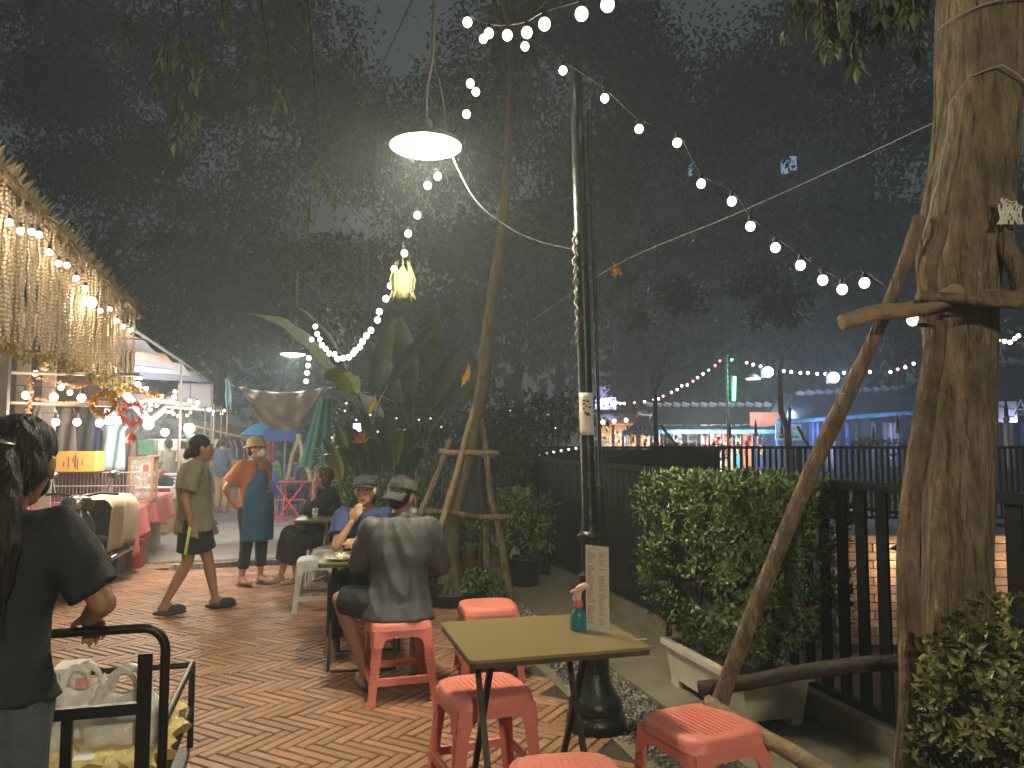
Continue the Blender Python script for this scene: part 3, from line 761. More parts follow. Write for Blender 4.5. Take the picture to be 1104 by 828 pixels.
# ------------------------------------------------------------------ folding tables
def make_table(label, o, ex, ey, w, d, hz, topm, legm, group=None, xs=(.1,.62)):
    """o front-left corner, ex/ey unit directions; X legs in the ey plane"""
    c = o + ex*w/2 + ey*d/2
    t = thing('folding_table', label, 'table', (c.x,c.y,0), group)
    b = MB(); n = 6; rr = .03; pts = []
    for cx, cy, a0 in ((w-rr,d-rr,0),(rr,d-rr,90),(rr,rr,180),(w-rr,rr,270)):
        for k in range(n+1):
            a = R(a0+90*k/n); pts.append((cx+rr*math.cos(a), cy+rr*math.sin(a)))
    b.poly(pts, V((o.x,o.y,hz-.006)), ex, ey, .012); b.build('tabletop', topm, t)
    b = MB(); pin = [(min(max(x,.004),w-.004), min(max(y,.004),d-.004)) for x, y in pts]
    b.poly(pin, V((o.x,o.y,hz-.022)), ex, ey, .019); b.build('edge_band', M['tableedge'], t)
    for f in xs:
        for a, c_ in ((.34,.95),(.66,.05)):
            l = MB(); p0 = o + ex*(w*f + (.014 if a < c_ else -.014)) + ey*d*a; p1 = o + ex*(w*f + (.014 if a < c_ else -.014)) + ey*d*c_
            p0 = V((p0.x,p0.y,hz-.034)); p1 = V((p1.x,p1.y,.012)); dd = (p1-p0); l.obox((p0+p1)/2, ex*.011, ex.cross(dd.normalized())*.011, dd/2)
            l.build('leg', legm, t)
    for y, z in ((.05,.014),(.95,.014),(.34,hz-.034),(.66,hz-.034)):
        l = MB(); a = o + ex*w*xs[0] + ey*d*y; b_ = o + ex*w*xs[1] + ey*d*y
        l.tube([V((a.x,a.y,z)), V((b_.x,b_.y,z))], .010, 8); l.build('crossbar', legm, t)
    return t
o = V((-.153,2.90,0)); T1 = o
make_table('empty olive folding table with a menu card and spray bottle on it', o, S, U, .73, .63, .74, M['tabletop'], M['steel'], xs=(.17,.72))
r2 = lambda a: (V((math.cos(a), math.sin(a), 0)), V((-math.sin(a), math.cos(a), 0)))
ex, ey = r2(R(8)); make_table('olive table with a plate of food between the man in grey and the young woman', V((-1.30,5.22,0))+ex*.0, ex, ey, .62, .55, .73, M['tabletop'], M['steel'], xs=(.15,.85))
ex, ey = r2(R(3)); tb3 = make_table('back table with a grey top where the woman in black sits', V((-2.26,8.02,0)), ex, ey, .85, .50, .73, mat('grey laminate', (.22,.20,.14), .4), M['postm'], xs=(.35,.85))

def menu():
    c = T1 + S*.545 + U*.33; c = V((.363,3.33,.74)); ex = V((math.cos(R(-42)), math.sin(R(-42)), 0)); ny = V((0,0,1)).cross(ex)
    t = thing('menu_card', 'tall cream menu card with columns of red writing standing on the empty table', 'menu', c)
    b = MB(); b.obox(c + V((0,0,.183)), ex*.060, ny*.0012, (0,0,.178)); b.build('card', M['paper'], t)
    b = MB()
    for col, x0, x1, step in ((0,-.050,-.012,.0095),(1,.010,.044,.0095)):
        z = .330
        while z > .035:
            if random.random() < .84:
                w_ = random.uniform(.5,1)*(x1-x0); xx = x0
                while xx < x0 + w_:
                    l = random.uniform(.003,.008); b.obox(c + ex*(xx+l/2) - ny*.0016 + V((0,0,z)), ex*l/2, ny*.0004, (0,0,.0018)); xx += l + .0018
            z -= step
    b.build('writing', M['ink'], t)
    b = MB(); b.obox(c + V((0,0,.0035)), ex*.075, ny*.030, (0,0,.0035)); b.build('base', M['glass'], t)
menu()
c = V((.285,3.37,.74)); t = thing('spray_bottle', 'small teal spray bottle with pink nozzle beside the menu card', 'spray bottle', c)
b = MB(); b.lathe(c, [(.0305,.001),(.033,.006),(.033,.055),(.030,.075),(.016,.092),(.0125,.10)], 20, flute=.04, nf=8); b.build('bottle', M['teal'], t)
b = MB(); b.lathe(c, [(.0185,.096),(.020,.100),(.019,.120),(.012,.126)], 16); b.build('collar', M['nozzlered'], t)
b = MB(); b.tube([c+V((0,0,.122)), c+V((.0,0,.150)), c+V((.004,0,.172)), c+V((.026,0,.186)), c+V((.050,0,.184))], [.012,.015,.018,.015,.012], 10); b.tube([c+V((.0,0,.168)), c+V((-.022,-.004,.164)), c+V((-.034,-.006,.160))], [.010,.008,.0065], 8)
b.build('nozzle', M['nozzle'], t)
b = MB(); b.tube([c+V((-.012,-.004,.156)), c+V((-.022,-.006,.138)), c+V((-.016,-.004,.118))], [.004,.0045,.003], 6); b.build('trigger', M['nozzle'], t)
c = V((.50,3.20,.7405)); b = MB(); b.tube([c, c+V((.05,.012,.002))], .003, 6); tag(b.build('toothpick_packet', M['paper']), 'thin white paper strip lying on the empty table behind the menu', 'paper')
c = V((-1.18,5.38,.73)); t = thing('food_plate', 'white plate of rice in front of the young woman', 'plate', c)
b = MB(); b.lathe(c, [(.05,.001),(.07,.004),(.105,.020),(.108,.022),(.072,.008),(.001,.006)], 24); b.build('plate', M['plate'], t)
b = MB()
for q in range(26):
    a = random.uniform(0,6.3); r_ = random.uniform(0,.065); b.sphere(c + V((r_*math.cos(a), r_*math.sin(a), .018+random.uniform(0,.018))), random.uniform(.010,.018), 7, 5)
b.build('rice', M['rice'], t)
c = V((-2.05,8.10,.73)); t = thing('tea_glass', 'glass of amber tea on the back grey table', 'glass', c)
b = MB(); b.lathe(c, [(.030,.001),(.036,.12),(.033,.12),(.027,.01),(.001,.008)], 16); b.build('glass', M['glass'], t)
b = MB(); b.lathe(c, [(.026,.009),(.031,.095),(.001,.095)], 16); b.build('tea', M['beer'], t)
for i, (px, py) in enumerate(((298,627),(314,629))):
    c = gnd(px, py); b = MB(); a = R(20+i*25); d = V((math.cos(a), math.sin(a), 0)); s_ = V((-d.y, d.x, 0))
    t = thing('sandal', ['black sandal lying left by the seated woman', 'black sandal nearer the seated woman, strap up'][i], 'sandal', c, 'pair of black sandals')
    b.sphere(c+V((0,0,.012)), (.135,.045,.012), 14, 6, (d, s_, V((0,0,1)))); b.build('sole', M['shoe'], t)
    b = MB()
    for o_ in (-.03,.05): b.tube([c+d*o_-s_*.042+V((0,0,.012)), c+d*o_-s_*.02+V((0,0,.058)), c+d*o_+s_*.02+V((0,0,.058)), c+d*o_+s_*.042+V((0,0,.012))], .009, 6)
    b.build('strap', M['shoe'], t)

# ------------------------------------------------------------------ trolley
N0 = V((-1.150,2.62,0)); W2 = .52; L2 = .70
def tp(s, t, z): p = N0 + S*s + U*t; return V((p.x,p.y,z))
t = thing('trolley', 'black tubular platform trolley loaded with bags', 'trolley', tp(-W2/2, L2/2, 0))
b = MB(); b.obox(tp(-W2/2,L2/2,.26), S*W2/2, U*L2/2, (0,0,.018)); b.build('platform', M['steel'], t)
pts = [tp(.0,-.02,.30), tp(0,-.02,.86)]
for k in range(1,6): a = R(90*k/6); pts.append(tp(-.07*(1-math.cos(a)), -.02, .86+.075*math.sin(a)))
pts += [tp(-.07,-.02,.935), tp(-W2+.07,-.02,.935)] + [tp(-W2+.07*(1-math.sin(R(90*k/6))), -.02, .86+.075*math.cos(R(90*k/6))) for k in range(1,6)] + [tp(-W2,-.02,.86), tp(-W2,-.02,.3)]
b = MB(); b.tube(pts, .0155, 12); b.build('push_handle', M['steel'], t)
for s_ in (-.055, -W2+.055):
    b = MB(); b.obox(tp(s_,-.05,.50), S*.022, U*.004, (0,0,.36)); b.build('upright', M['steel'], t)
b = MB(); b.obox(tp(-.285,-.05,.69), S*.215, U*.012, (0,0,.018)); b.build('front_rail', M['steel'], t)
for s_ in (-.275,): b = MB(); b.obox(tp(s_,-.05,.47), S*.016, U*.010, (0,0,.20)); b.build('upright', M['steel'], t)
for s_ in (0,-W2):
    for z in (.62,.44):
        b = MB(); b.tube([tp(s_,0,z), tp(s_,L2,z)], .0125, 8); b.build('side_rail', M['steel'], t)
    b = MB(); b.tube([tp(s_,L2,.28), tp(s_,L2,.625)], .0135, 8); b.build('post', M['steel'], t)
b = MB(); b.tube([tp(0,L2,.615), tp(-W2,L2,.615)], .0125, 8); b.build('far_rail', M['steel'], t)
for s_, q in ((-.06,.08),(-W2+.06,.08),(-.06,L2-.08),(-W2+.06,L2-.08)):
    b = MB(); c = tp(s_,q,.09); ax = S; b.tube([c-ax*.02, c+ax*.02], .075, 16); w = b.build('wheel', M['blackpl'], t)
    b = MB(); b.obox(c+V((0,0,.08)), S*.03, U*.025, (0,0,.07)); b.build('caster_fork', M['chrome'], w)
b = MB()
def cr(u, v):
    return tp(-.03-(W2-.06)*u, .04+(L2-.08)*v, .40 + .03*noise.noise(V((u*5,v*5,1)))+.02*noise.noise(V((u*14,v*14,3))) - .10*(max(0,abs(u-.5)-.42)+max(0,abs(v-.5)-.42))*8*.12)
b.grid(cr, 40, 40, .10, smooth=False); tag(b.build('crumpled_paper', M['newsprint']), 'crumpled yellowish packing paper lining the trolley', 'packing paper')
def bag(label, c, w, d, h, rz, seed, loops=True):
    t = thing('plastic_bag', label, 'bag', c, 'translucent white carrier bags on the trolley')
    ex, ey = r2(rz); b = MB(); rings = []
    for k in range(17):
        f = k/16; z = h*f; bw = w*(.82+.42*math.sin(math.pi*min(1,f*1.25))**.7*(1-.25*f)) if f < .9 else w*.75
        rg = []
        for i in range(36):
            a = 2*math.pi*i/36; q = noise.noise(V((math.cos(a)*2.2, math.sin(a)*2.2, f*4+seed)))*.16 + noise.noise(V((math.cos(a)*6, math.sin(a)*6, f*5+seed)))*.06*(1+f)
            p = max(.0,(f-.62)/.38); fl_ = d/w*(1-.78*p)
            rg.append(c + ex*(bw/2*math.cos(a)*(1+q)) + ey*(bw/2*fl_*math.sin(a)*(1+q)) + V((0,0,z + .03*math.cos(2*a)*p)))
        rings.append(rg)
    b.loft(rings, False); b.add(rings[0], [tuple(range(36))[::-1]]); b.build('sack', M['whiteplastic'], t)
    if loops:
        for sg in (-1,1):
            l = MB(); x0 = w*.24; pts = [c + ex*(x0*math.cos(a)*(1 if sg>0 else .9)+sg*.01) + ey*sg*.018 + V((0,0,h-.03+.085*math.sin(a))) for a in [math.pi*k/10 for k in range(11)]]
            def rib(u, v, pts=pts): 
                f = u*10; i = min(9, int(f)); p = pts[i].lerp(pts[i+1], f-i); dn = (p - c - V((0,0,h-.04))); dn = dn.normalized() if dn.length > 1e-4 else V((0,0,1))
                return p + dn*(v-.5)*.026 + ey*.006*math.sin(u*9+v*3)
            l.grid(rib, 30, 3, .0015); l.build('handle', M['whiteplastic'], t)
    return t
bag('white carrier bag with upright loop handles, nearest the trolley post', tp(-.17,.26,.44), .23,.17,.24, R(20), 1.0)
bag('slumped white carrier bag beside the pink box', tp(-.33,.34,.44), .22,.17,.24, R(5), 5.0, True)
bag('tall white bag half hidden by the woman in black', tp(-.46,.13,.43), .20,.18,.44, R(12), 9.0, False)
c = tp(-.39,.46,.43); t = thing('carton', 'pink and white carton standing on the trolley between the bags', 'carton', c)
b = MB(); b.obox(c+V((0,0,.14)), S*.05, U*.06, (0,0,.14)); b.build('box', M['pinkbox'], t)
b = MB(); b.obox(c+V((0,0,.265)), S*.054, U*.064, (0,0,.018)); b.build('lid', M['foam'], t); b = MB(); b.obox(c+V((0,0,.06)) , S*.0515, U*.0615, (0,0,.02)); b.build('band', M['foam'], t)
c = tp(-.30,.12,.43); b = MB(); b.obox(c+V((0,0,.035)), S*.075, U*.05, (0,0,.035)); o_ = b.build('food_box', M['foam']); tag(o_, 'small white foam box on the yellow paper in the trolley', 'foam box')

# ------------------------------------------------------------------ iron post, notice, lamps
base = V((.456,4.30,0)); ln = (-.024, 0)
t = thing('iron_pole', 'dark green cast iron pole with a stepped round base behind the empty table', 'pole', base)
b = MB(); b.lathe(base, [(.158,0),(.161,.03),(.158,.075),(.138,.082),(.136,.095),(.146,.105),(.146,.15),(.128,.165),(.112,.20),(.094,.23),(.080,.30)], 32, lean=ln); b.build('base', M['polem'], t)
b = MB(); b.lathe(base, [(.080,.30),(.070,.60),(.064,.80)], 32, flute=.05, nf=12, lean=ln); b.build('fluted_shaft', M['polem'], t)
for z in (.80,1.02): b = MB(); b.lathe(base, [(.050,z-.015),(.066,z-.005),(.070,z+.010),(.060,z+.022),(.048,z+.034)], 28, lean=ln); b.build('collar', M['polem'], t)
b = MB(); b.lathe(base, [(.052,.82),(.050,1.02)], 24, lean=ln); b.lathe(base, [(.048,1.05),(.042,1.12),(.040,1.3),(.039,2.4),(.036,3.66),(.012,3.70)], 20, lean=ln); b.build('shaft', M['polem'], t)
b = MB(); b.tube([base+V((.070+ln[0]*z, .01, z)) for z in (1.06,1.6,2.2,2.8,3.45)], .011, 8)
for z in (1.3,2.0,2.9): b.box(base+V((.045+ln[0]*z,.005,z)), (.05,.02,.012))
b.build('conduit', M['polem'], t)
b = MB(); pts = []
for k in range(40):
    z = 2.72 - k*.016; pts.append(base + V((ln[0]*z - .042 + .008*math.sin(k*1.7), -.030 + .010*math.cos(k*1.3), z)))
b.tube(pts, .005, 5); b.tube([p + V((.006*math.sin(i), -.01, .01*math.cos(i*2))) for i, p in enumerate(pts[:26])], .006, 5); b.build('wire_bundle', M['wire'], t)
b = MB()
for f in range(13):
    pass
def nt(u, v): a = R(-160+130*u); z = 1.815 - .235*v; return base + V((ln[0]*z + .0425*math.cos(a), .0425*math.sin(a), z))
n_ = thing('paper_notice', 'white paper notice with black marks wrapped round the iron pole', 'notice', base + V((0,0,1.6)))
b.grid(nt, 12, 8, -.0012); b.build('sheet', M['paper'], n_)
b = MB(); random.seed(3)
for q in range(14):
    u, v = random.uniform(.25,.75), random.uniform(.18,.55); p = nt(u,v); nn = (p - base - V((ln[0]*p.z,0,p.z))); nn.z = 0; nn.normalize(); tx = V((-nn.y,nn.x,0))
    b.obox(p+nn*.0025, tx*random.uniform(.003,.008), nn*.0004, (0,0,random.uniform(.002,.007)))
b.build('writing', M['inkdark'], n_)

def street_lamp(label, p, scale=1.0, power=100, col=(1,.86,.56), em=None, rod=True):
    t = thing('pendant_lamp', label, 'lamp', p, 'shallow round pendant lamps over the lane')
    b = MB(); k = .215*scale
    b.lathe(p, [(k*.985,.0),(k,.006),(k*.93,.030),(k*.7,.060),(k*.3,.080),(k*.16,.12),(k*.15,.16),(.012,.17)], 36); b.build('shade', mat('enamel shade', (.14,.15,.14), .4), t)
    b = MB(); rings = [[p + V((k*.93*rr*math.cos(a), k*.93*rr*math.sin(a), -.004-.035*(1-rr*rr))) for a in [2*math.pi*i/36 for i in range(36)]] for rr in (1,.85,.6,.3,.05)]
    b.loft(rings, True); b.build('glass_disc', em or E_lamp, t)
    if rod:
        b = MB(); z1 = 4.50-p.z
        b.tube([p+V((0,0,.16)), p+V((.005,0,.36)), p+V((.035,0,.52)), p+V((.045,0,.80)), p+V((.05,0,z1))], [.008,.008,.011,.013,.010], 8)
        b.tube([p+V((.045,0,.50)), p+V((.075,-.01,.40)), p+V((.11,0,.22)), p+V((.12,0,.02))], .004, 5)
        b.tube([p+V((-.03,0,.50)), p+V((.06,0,.52))], .007, 6)
        b.build('drop_rod', M['postm'], t)
    lamp('lamp_light', p + V((0,0,-.075*scale)), power, col, .15*scale)
    return t
LP = at(459,158,4.4); LF = at(316,382,12.8); LB = V((1.55,-2.7,3.25))
street_lamp('large glowing pendant lamp, the nearest and brightest, above the lane', LP, power=LAMP_P)
street_lamp('small glowing pendant lamp far down the lane above the brown tarpaulin', LF, power=80, em=E_lampfar, col=(.92,1,.85))
street_lamp('pendant lamp of the same row, standing behind the viewer', LB, power=LAMP_B, col=(1,.85,.60))
b = MB(); dL = (LF-LP); dL.z = 0
pts = []
for k in range(-20, 41):
    f = k/20*1.0; p = LP + dL*f; pts.append(V((p.x+.05, p.y, 4.50 + .16*math.sin(f*math.pi)**2)))
b.tube(pts, .006, 6); tag(b.build('overhead_cable', M['wiredark']), 'long steel cable that carries the pendant lamps', 'cable')

# ------------------------------------------------------------------ festoon lights
def catm(P, n=6):
    out = []
    for i in range(len(P)-1):
        a, b, c, d = P[max(i-1,0)], P[i], P[i+1], P[min(i+2,len(P)-1)]
        for k in range(n):
            t = k/n; out.append(.5*((2*b) + (c-a)*t + (2*a-5*b+4*c-d)*t*t + (3*b-a-3*c+d)*t**3))
    out.append(P[-1]); return out
BULB = {}
def festoon(label, P, r=.022, em=None, group='festoon lights over the lane', up=.055, cols=None, wirem='wiredark', extra=None, name='string_light', drop=True):
    t = thing(name, label, 'string lights', P[0], group)
    em = em or E_white
    W = [V(p)+V((0,0,up)) for p in P]; W = ([V(extra[0])] if extra and extra[0] is not None else []) + W + ([V(extra[1])] if extra and len(extra) > 1 and extra[1] is not None else [])
    b = MB(); b.tube(catm(W, 5), .0032 if r < .03 else .004, 5); b.build('cable', M[wirem], t)
    for i, p in enumerate(P):
        e = cols[i % len(cols)] if cols else em
        key = (e.name, round(r,4), up)
        if key not in BULB:
            m = MB(); m.sphere((0,0,0), (r,r,r*1.08), 14, 10); m.cur = 1; m.tube([(0,0,r*.9), (0,0,r*1.0+up*.28), (0,0,up)], [r*.55,r*.5,r*.3], 8); BULB[key] = m.mesh('bulb', [e, M['wiredark']])
        link('bulb', BULB[key], t, V(p)-V(P[0]))
    return t
def pl(*q): return [at(*a) for a in q]
festoon('festoon string running from the top centre past the iron pole down to the right tree', pl((655,5,2.75),(627,15,2.9),(587,26,3.15),(568,35,3.5),(547,38,3.75),(527,36,4.0),(504,24,4.1)), r=.026, extra=(at(690,-30,2.6), at(480,-20,4.3)))
festoon('festoon string sagging from the iron pole down to the right-hand tree trunk',
  pl((521,42,4.2),(566,50,4.15),(607,76,4.2),(652,106,4.15),(689,139,4.1),(730,154,4.05),(756,198,4.0),(789,217,3.9),(809,244,3.8),(836,267,3.75),(863,286,3.65),(887,302,3.6),(908,312,3.55),(932,305,3.5),(984,345,3.2)), r=.0235, extra=(None, at(1015,340,3.05)))
festoon('festoon string hanging beside the big lamp and swooping down to the banana leaves',
  pl((507,90,4.5),(513,99,4.6),(503,123,4.7),(472,190,4.9),(461,200,5.0),(450,232,5.2),(440,252,5.4),(436,273,5.5),(425,290,5.7),(421,308,5.8),(416,322,6.0),(409,336,6.1),(407,345,6.2),(400,356,6.4),(395,362,6.5),(391,368,6.6),(388,374,6.7),(383,378,6.8),(381,381,6.9),(376,385,7.0),(370,386,7.1),(364,387,7.2),(361,382,7.3),(355,381,7.4),(351,376,7.5),(347,372,7.6),(345,366,7.7),(342,360,7.8),(340,352,7.9)), r=.025, extra=(at(497,-20,4.4), at(339,345,8.0)))
festoon('short festoon drop hanging straight down beside the far pendant lamp', pl((336,366,10),(333,386,10),(332,394,10),(331,402,10),(330,411,10)), r=.030, extra=(at(337,352,10), None))

def wire(label, P, r=.003, m='wire', n=8):
    b = MB(); b.tube(catm([V(p) for p in P], n), r, 5); return tag(b.build('wire', M[m]), label, 'wire')
wire('pale wire sagging from the big lamp to the iron pole', [LP+V((.12,0,.02)), at(510,212,4.38), at(545,243,4.36), at(580,260,4.33), at(619,269,4.30)], .0035)
wire('long thin wire slanting from the mid tree up to the right tree', [at(575,345,7.6), at(664,286,6.0), at(790,232,4.8), at(905,180,3.9), at(1020,126,3.05)], .0028)
c = at(664,292,6.0); b = MB(); random.seed(5)
for q in range(40): b.leaf(c+rv(.025), rv().normalized(), V((0,0,1)), random.uniform(.03,.06), .02, .3)
tag(b.build('gold_ornament', M['gold']), 'small gold tinsel ornament hanging from the slanting wire', 'ornament')
c = at(434,305,5.5); t = thing('hanging_lantern', 'pale woven paper lantern hanging beside the festoon bulbs', 'lantern', c)
b = MB(); b.lathe(c, [(.035,-.115),(.078,-.06),(.082,.0),(.072,.05),(.030,.09),(.012,.12)], 8); b.build('shade', M['lantern'], t)
b = MB()
for k in range(8):
    a = 2*math.pi*k/8+.2; d = V((math.cos(a), math.sin(a), 0))
    b.tube([c+d*.08+V((0,0,-.05)), c+d*.088+V((0,0,.03)), c+d*.045+V((0,0,.16))], [.006,.008,.002], 5); b.tube([c+d*.07+V((0,0,-.06)), c+d*.095+V((0,0,-.12))], [.010,.004], 5)
b.tube([c+V((0,0,.12)), c+V((0,0,.30))], .002, 4); b.build('frill', M['lantern'], t)
# ------------------------------------------------------------------ near fence
FS = 2.80
t = thing('metal_fence', 'near black metal fence, solid on the left and slatted behind the right tree', 'fence', st(FS,3,0))
def fb(name, tc, z, hs, ht, hz, ds=0, m='fence', par=None):
    b = MB(); b.obox(st(FS+ds,tc,z), S*hs, U*ht, (0,0,hz)); return b.build(name, M[m], par or t)
fb('top_rail', 6.2, 1.315, .026, 7.9, .022); fb('bottom_rail', 6.2, .20, .022, 7.9, .02)
fb('plinth', 6.2, .085, .03, 7.9, .065, .0, 'concrete')
for q in (14.0,11.8,9.6,7.4,5.5,4.5,3.02,1.4,-.4): fb('post', q, .68, .038, .042, .665, .0)
b = MB()
def cor(u, v):
    tt = 4.55 + (14.0-4.55)*u; w = abs(((tt*7.5) % 1)-.5)*2; return st(FS+.004+.012*min(1,max(0,w*3-1)), tt, .225+1.06*v)
b.grid(cor, 420, 1, .002, smooth=False); b.build('solid_panel', M['fence'], t)
q = 4.42
while q > -1.6:
    if min(abs(q-x) for x in (4.5,3.02,1.4,-.4)) > .07: fb('slat', q, .755, .007, .038, .54, -.004)
    q -= .148
fb('mid_rail', 2.9, 1.20, .010, 1.5, .008, .012)
# far picket fence
YF = 13.2
t = thing('picket_fence', 'farther black picket fence across the gap, in front of the lit tents', 'fence', (5,YF,0))
def bx(name, c, d, m, par): b = MB(); b.box(c, d); return b.build(name, M[m], par)
bx('top_rail', (6.2,YF,1.43), (12.4,.05,.045), 'fence', t); bx('bottom_rail', (6.2,YF,.25), (12.4,.05,.05), 'fence', t)
bx('solid_panel', (1.6,YF+.02,.83), (3.9,.02,1.15), 'fence', t)
for k in range(6): bx('post', (.3+k*2.3,YF,.72), (.08,.08,1.46), 'fence', t)
for k in range(88):
    x = 3.6+k*.1
    bx('picket', (x,YF-.03,.86), (.042,.018,1.2), 'fence', t)
x0 = at(575,489,11).x
festoon('row of tiny dim lights along the left end of the picket fence', [V((at(573+i*8,491-i*1.3,12.9))) for i in range(7)], r=.022, em=E_dim, up=.02, group='fairy lights')
# lit brick wall seen through the slats
c = at(1000,640,5.9); t = thing('brick_wall', 'low lamp-lit brick wall glimpsed through the fence slats', 'wall', (c.x,c.y,0))
b = MB()
for r_ in range(13):
    for k in range(14):
        b.box((2.55+k*.205+(r_%2)*.1, 6.0+random.uniform(-.002,.002), .04+r_*.063), (.195,.1,.055))
b.build('bricks', M['redbrick'], t); b = MB(); b.box((3.98,6.02,.41), (2.9,.08,.82)); b.build('mortar', M['mortar'], t)
c = V((2.90,5.80,.70)); t = thing('garden_light', 'small warm garden light beside the brick wall', 'lamp', c)
b = MB(); b.sphere(c, (.035,.035,.04), 12, 8); b.build('bulb', E_warm, t); b = MB(); b.tube([V((c.x,c.y,0)), c], .012, 8); b.lathe(c, [(.09,.04),(.02,.09)], 14); b.build('stem', M['steel'], t)
lamp('garden_lamp_light', c-V((0,0,.06)), 1.6, (1,.66,.40), .04)
t = copy_tree(t); t['label'] = 'small warm garden light at the right end of the brick wall'; t.location = (3.98,5.75,.70); lamp('garden_lamp_light', (3.98,5.75,.64), 4, (1,.66,.40), .04)

# ------------------------------------------------------------------ leaves
def leafcloud(b, c, rad, n, L, W, shell=.5, out=.6, droop=0.2, box=False):
    c = V(c)
    for i in range(n):
        if box:
            q = V((random.uniform(-1,1), random.uniform(-1,1), random.uniform(-1,1))); ax = random.randrange(3); q[ax] = math.copysign(random.uniform(shell,1), q[ax])
        else:
            q = rv().normalized() * (shell + (1-shell)*random.random()**.6)
        p = c + V((q.x*rad[0], q.y*rad[1], q.z*rad[2]))
        d = (q.normalized()*out + rv()*.9 - V((0,0,droop))).normalized()
        l = L*random.uniform(.6,1.25); b.leaf(p, d, V((0,0,1)) + rv(.5), l, W*random.uniform(.7,1.2))
def limbpts(p0, p1, wob, n=7):
    return [p0.lerp(p1, i/n) + (rv(wob) if 0 < i < n else V((0,0,0))) for i in range(n+1)]
def tree(label, base, h, crown, trunkr, leafm, nl, L=.16, W=.07, clumps=16, name='tree', group='trees behind the lane', crownc=None, barkm='darkbark', lean=(0,0)):
    base = V(base); t = thing(name, label, 'tree', base, group)
    cc = crownc or base + V((lean[0], lean[1], h)); b = MB()
    fork = base.lerp(cc, .55); b.tube(limbpts(base, fork, trunkr*.5), [trunkr*(1.15-.5*i/7) for i in range(8)], 10)
    cl = []
    for k in range(clumps):
        q = rv().normalized(); f = random.uniform(.35,.95); cl.append(cc + V((q.x*crown[0]*f, q.y*crown[1]*f, q.z*crown[2]*f)))
    for p in cl[:9]: b.tube(limbpts(fork, p, .12), [trunkr*.12*(1-.11*i) for i in range(8)], 6)
    b.build('trunk', M[barkm], t)
    g = MB()
    for p in cl:
        r_ = random.uniform(.32,.6)*min(crown); leafcloud(g, p, (r_*1.2,r_*1.2,r_*.75), nl//clumps, L, W, .15, .5, .35)
    g.build('crown', M[leafm], t)
    return t
random.seed(11)
TR = [  # px, py of crown centre, depth, crown half-size, label
 ((690,260,27),(4.8,3,3.6),'dense dark tree just right of the iron pole, behind the tents'),
 ((560,300,25),(4.0,2.6,3.6),'dark tree behind the mid tree, left of the iron pole'),
 ((830,290,28),(4.8,3,2.8),'dark tree above the green tube light'),
 ((960,300,27),(4.4,3,3.0),'dark tree left of the big trunk above the blue roofs'),
 ((1110,250,26),(4.2,3,3.6),'dark tree at the right edge behind the big trunk'),
 ((760,110,33),(6.5,4,4.2),'tall dark tree rising high above the tents'),
 ((440,150,30),(6.2,4,4.6),'tall dark tree high behind the big lamp'),
 ((290,340,28),(4.4,3,3.6),'dark tree beyond the far pendant lamp'),
 ((210,250,36),(6.4,4,5.4),'far dark tree above the striped awning'),
 ((960,70,30),(6,4,4.2),'tall dark tree high on the right'),
 ((600,60,31),(6,4,4),'tall dark tree in the top middle'),
 ((250,60,34),(7,4,5),'tall dark tree behind the leaf sprays at the top left'),
 ((60,60,38),(7,4,6),'tall dark tree above the thatched eave'),
 ((120,120,34),(6.5,4,5),'tall dark tree just right of the thatched eave'),
 ((410,390,22),(3.0,2.2,2.4),'low dark tree behind the banana plants')]
for (px,py,Y), cr_, lb in TR:
    c = at(px,py,Y); tree(lb, (c.x,c.y,-.02), c.z, cr_, .2, 'leafdark', 12500, L=.30, W=.15, clumps=28, crownc=c)
g = MB()
for k in range(9000):
    x = random.uniform(-45,45); z = 15*random.random()**.8; 
    if z > 11 + 3*noise.noise(V((x*.15,0,0)))*2: continue
    g.leaf(V((x, 40+random.uniform(-1.5,1.5)+.6*abs(z-6)*.3, z)), rv().normalized(), V((0,-1,.3)), random.uniform(.6,1.1), random.uniform(.35,.6), .2)
tag(g.build('treeline', M['leafdark']), 'dark far treeline behind the market', 'treeline', kind='stuff')
# mid tree with its props
def P3(px, py, Y): return at(px,py,Y)
b0 = gnd(487,641); t = thing('propped_tree', 'mossy slender tree held by a frame of wooden props in the middle', 'tree', b0)
b = MB(); Y0 = b0.y
ctrl = [(487,644,22),(486,605,18),(489,565,17),(495,530,17),(503,495,17),(512,455,15),(520,420,15),(524,385,15),(528,340,13),(534,300,12),(541,250,11),(545,200,9),(549,120,7),(552,20,6),(554,-120,5)]
pts = catm([at(x,y,Y0) for x,y,_ in ctrl], 4); rr = []
for i in range(len(pts)): q = i/4; a = int(min(q, len(ctrl)-2)); w = ctrl[a][2]*(1-(q-a)) + ctrl[a+1][2]*(q-a); rr.append(w/830*Y0/2*(1+.07*noise.noise(pts[i]*3)))
b.tube(pts, rr, 16); 
for k in range(6):
    a = k*1.05; b.tube([b0+V((.02*math.cos(a),.02*math.sin(a),.5)), b0+V((.07*math.cos(a),.07*math.sin(a),.18)), b0+V((.15*math.cos(a),.15*math.sin(a),0))], [.03,.05,.04], 8)
tr = b.build('trunk', M['bark2'], t)
b = MB(); tp_ = pts[-4]
for k in range(7): e = tp_ + V((random.uniform(-2,2), random.uniform(-1,1), random.uniform(1.0,2.2))); b.tube(limbpts(tp_ - V((0,0,.6)), e, .08), [.035*(1-.11*i) for i in range(8)], 6)
b.build('branch', M['bark2'], t)
g = MB()
for k in range(14): leafcloud(g, tp_ + V((random.uniform(-2.2,2.2), random.uniform(-1.2,1.2), random.uniform(1.3,2.6))), (.6,.6,.4), 130, .14, .06, .1, .4, .5)
g.build('crown', M['leafdark'], t)
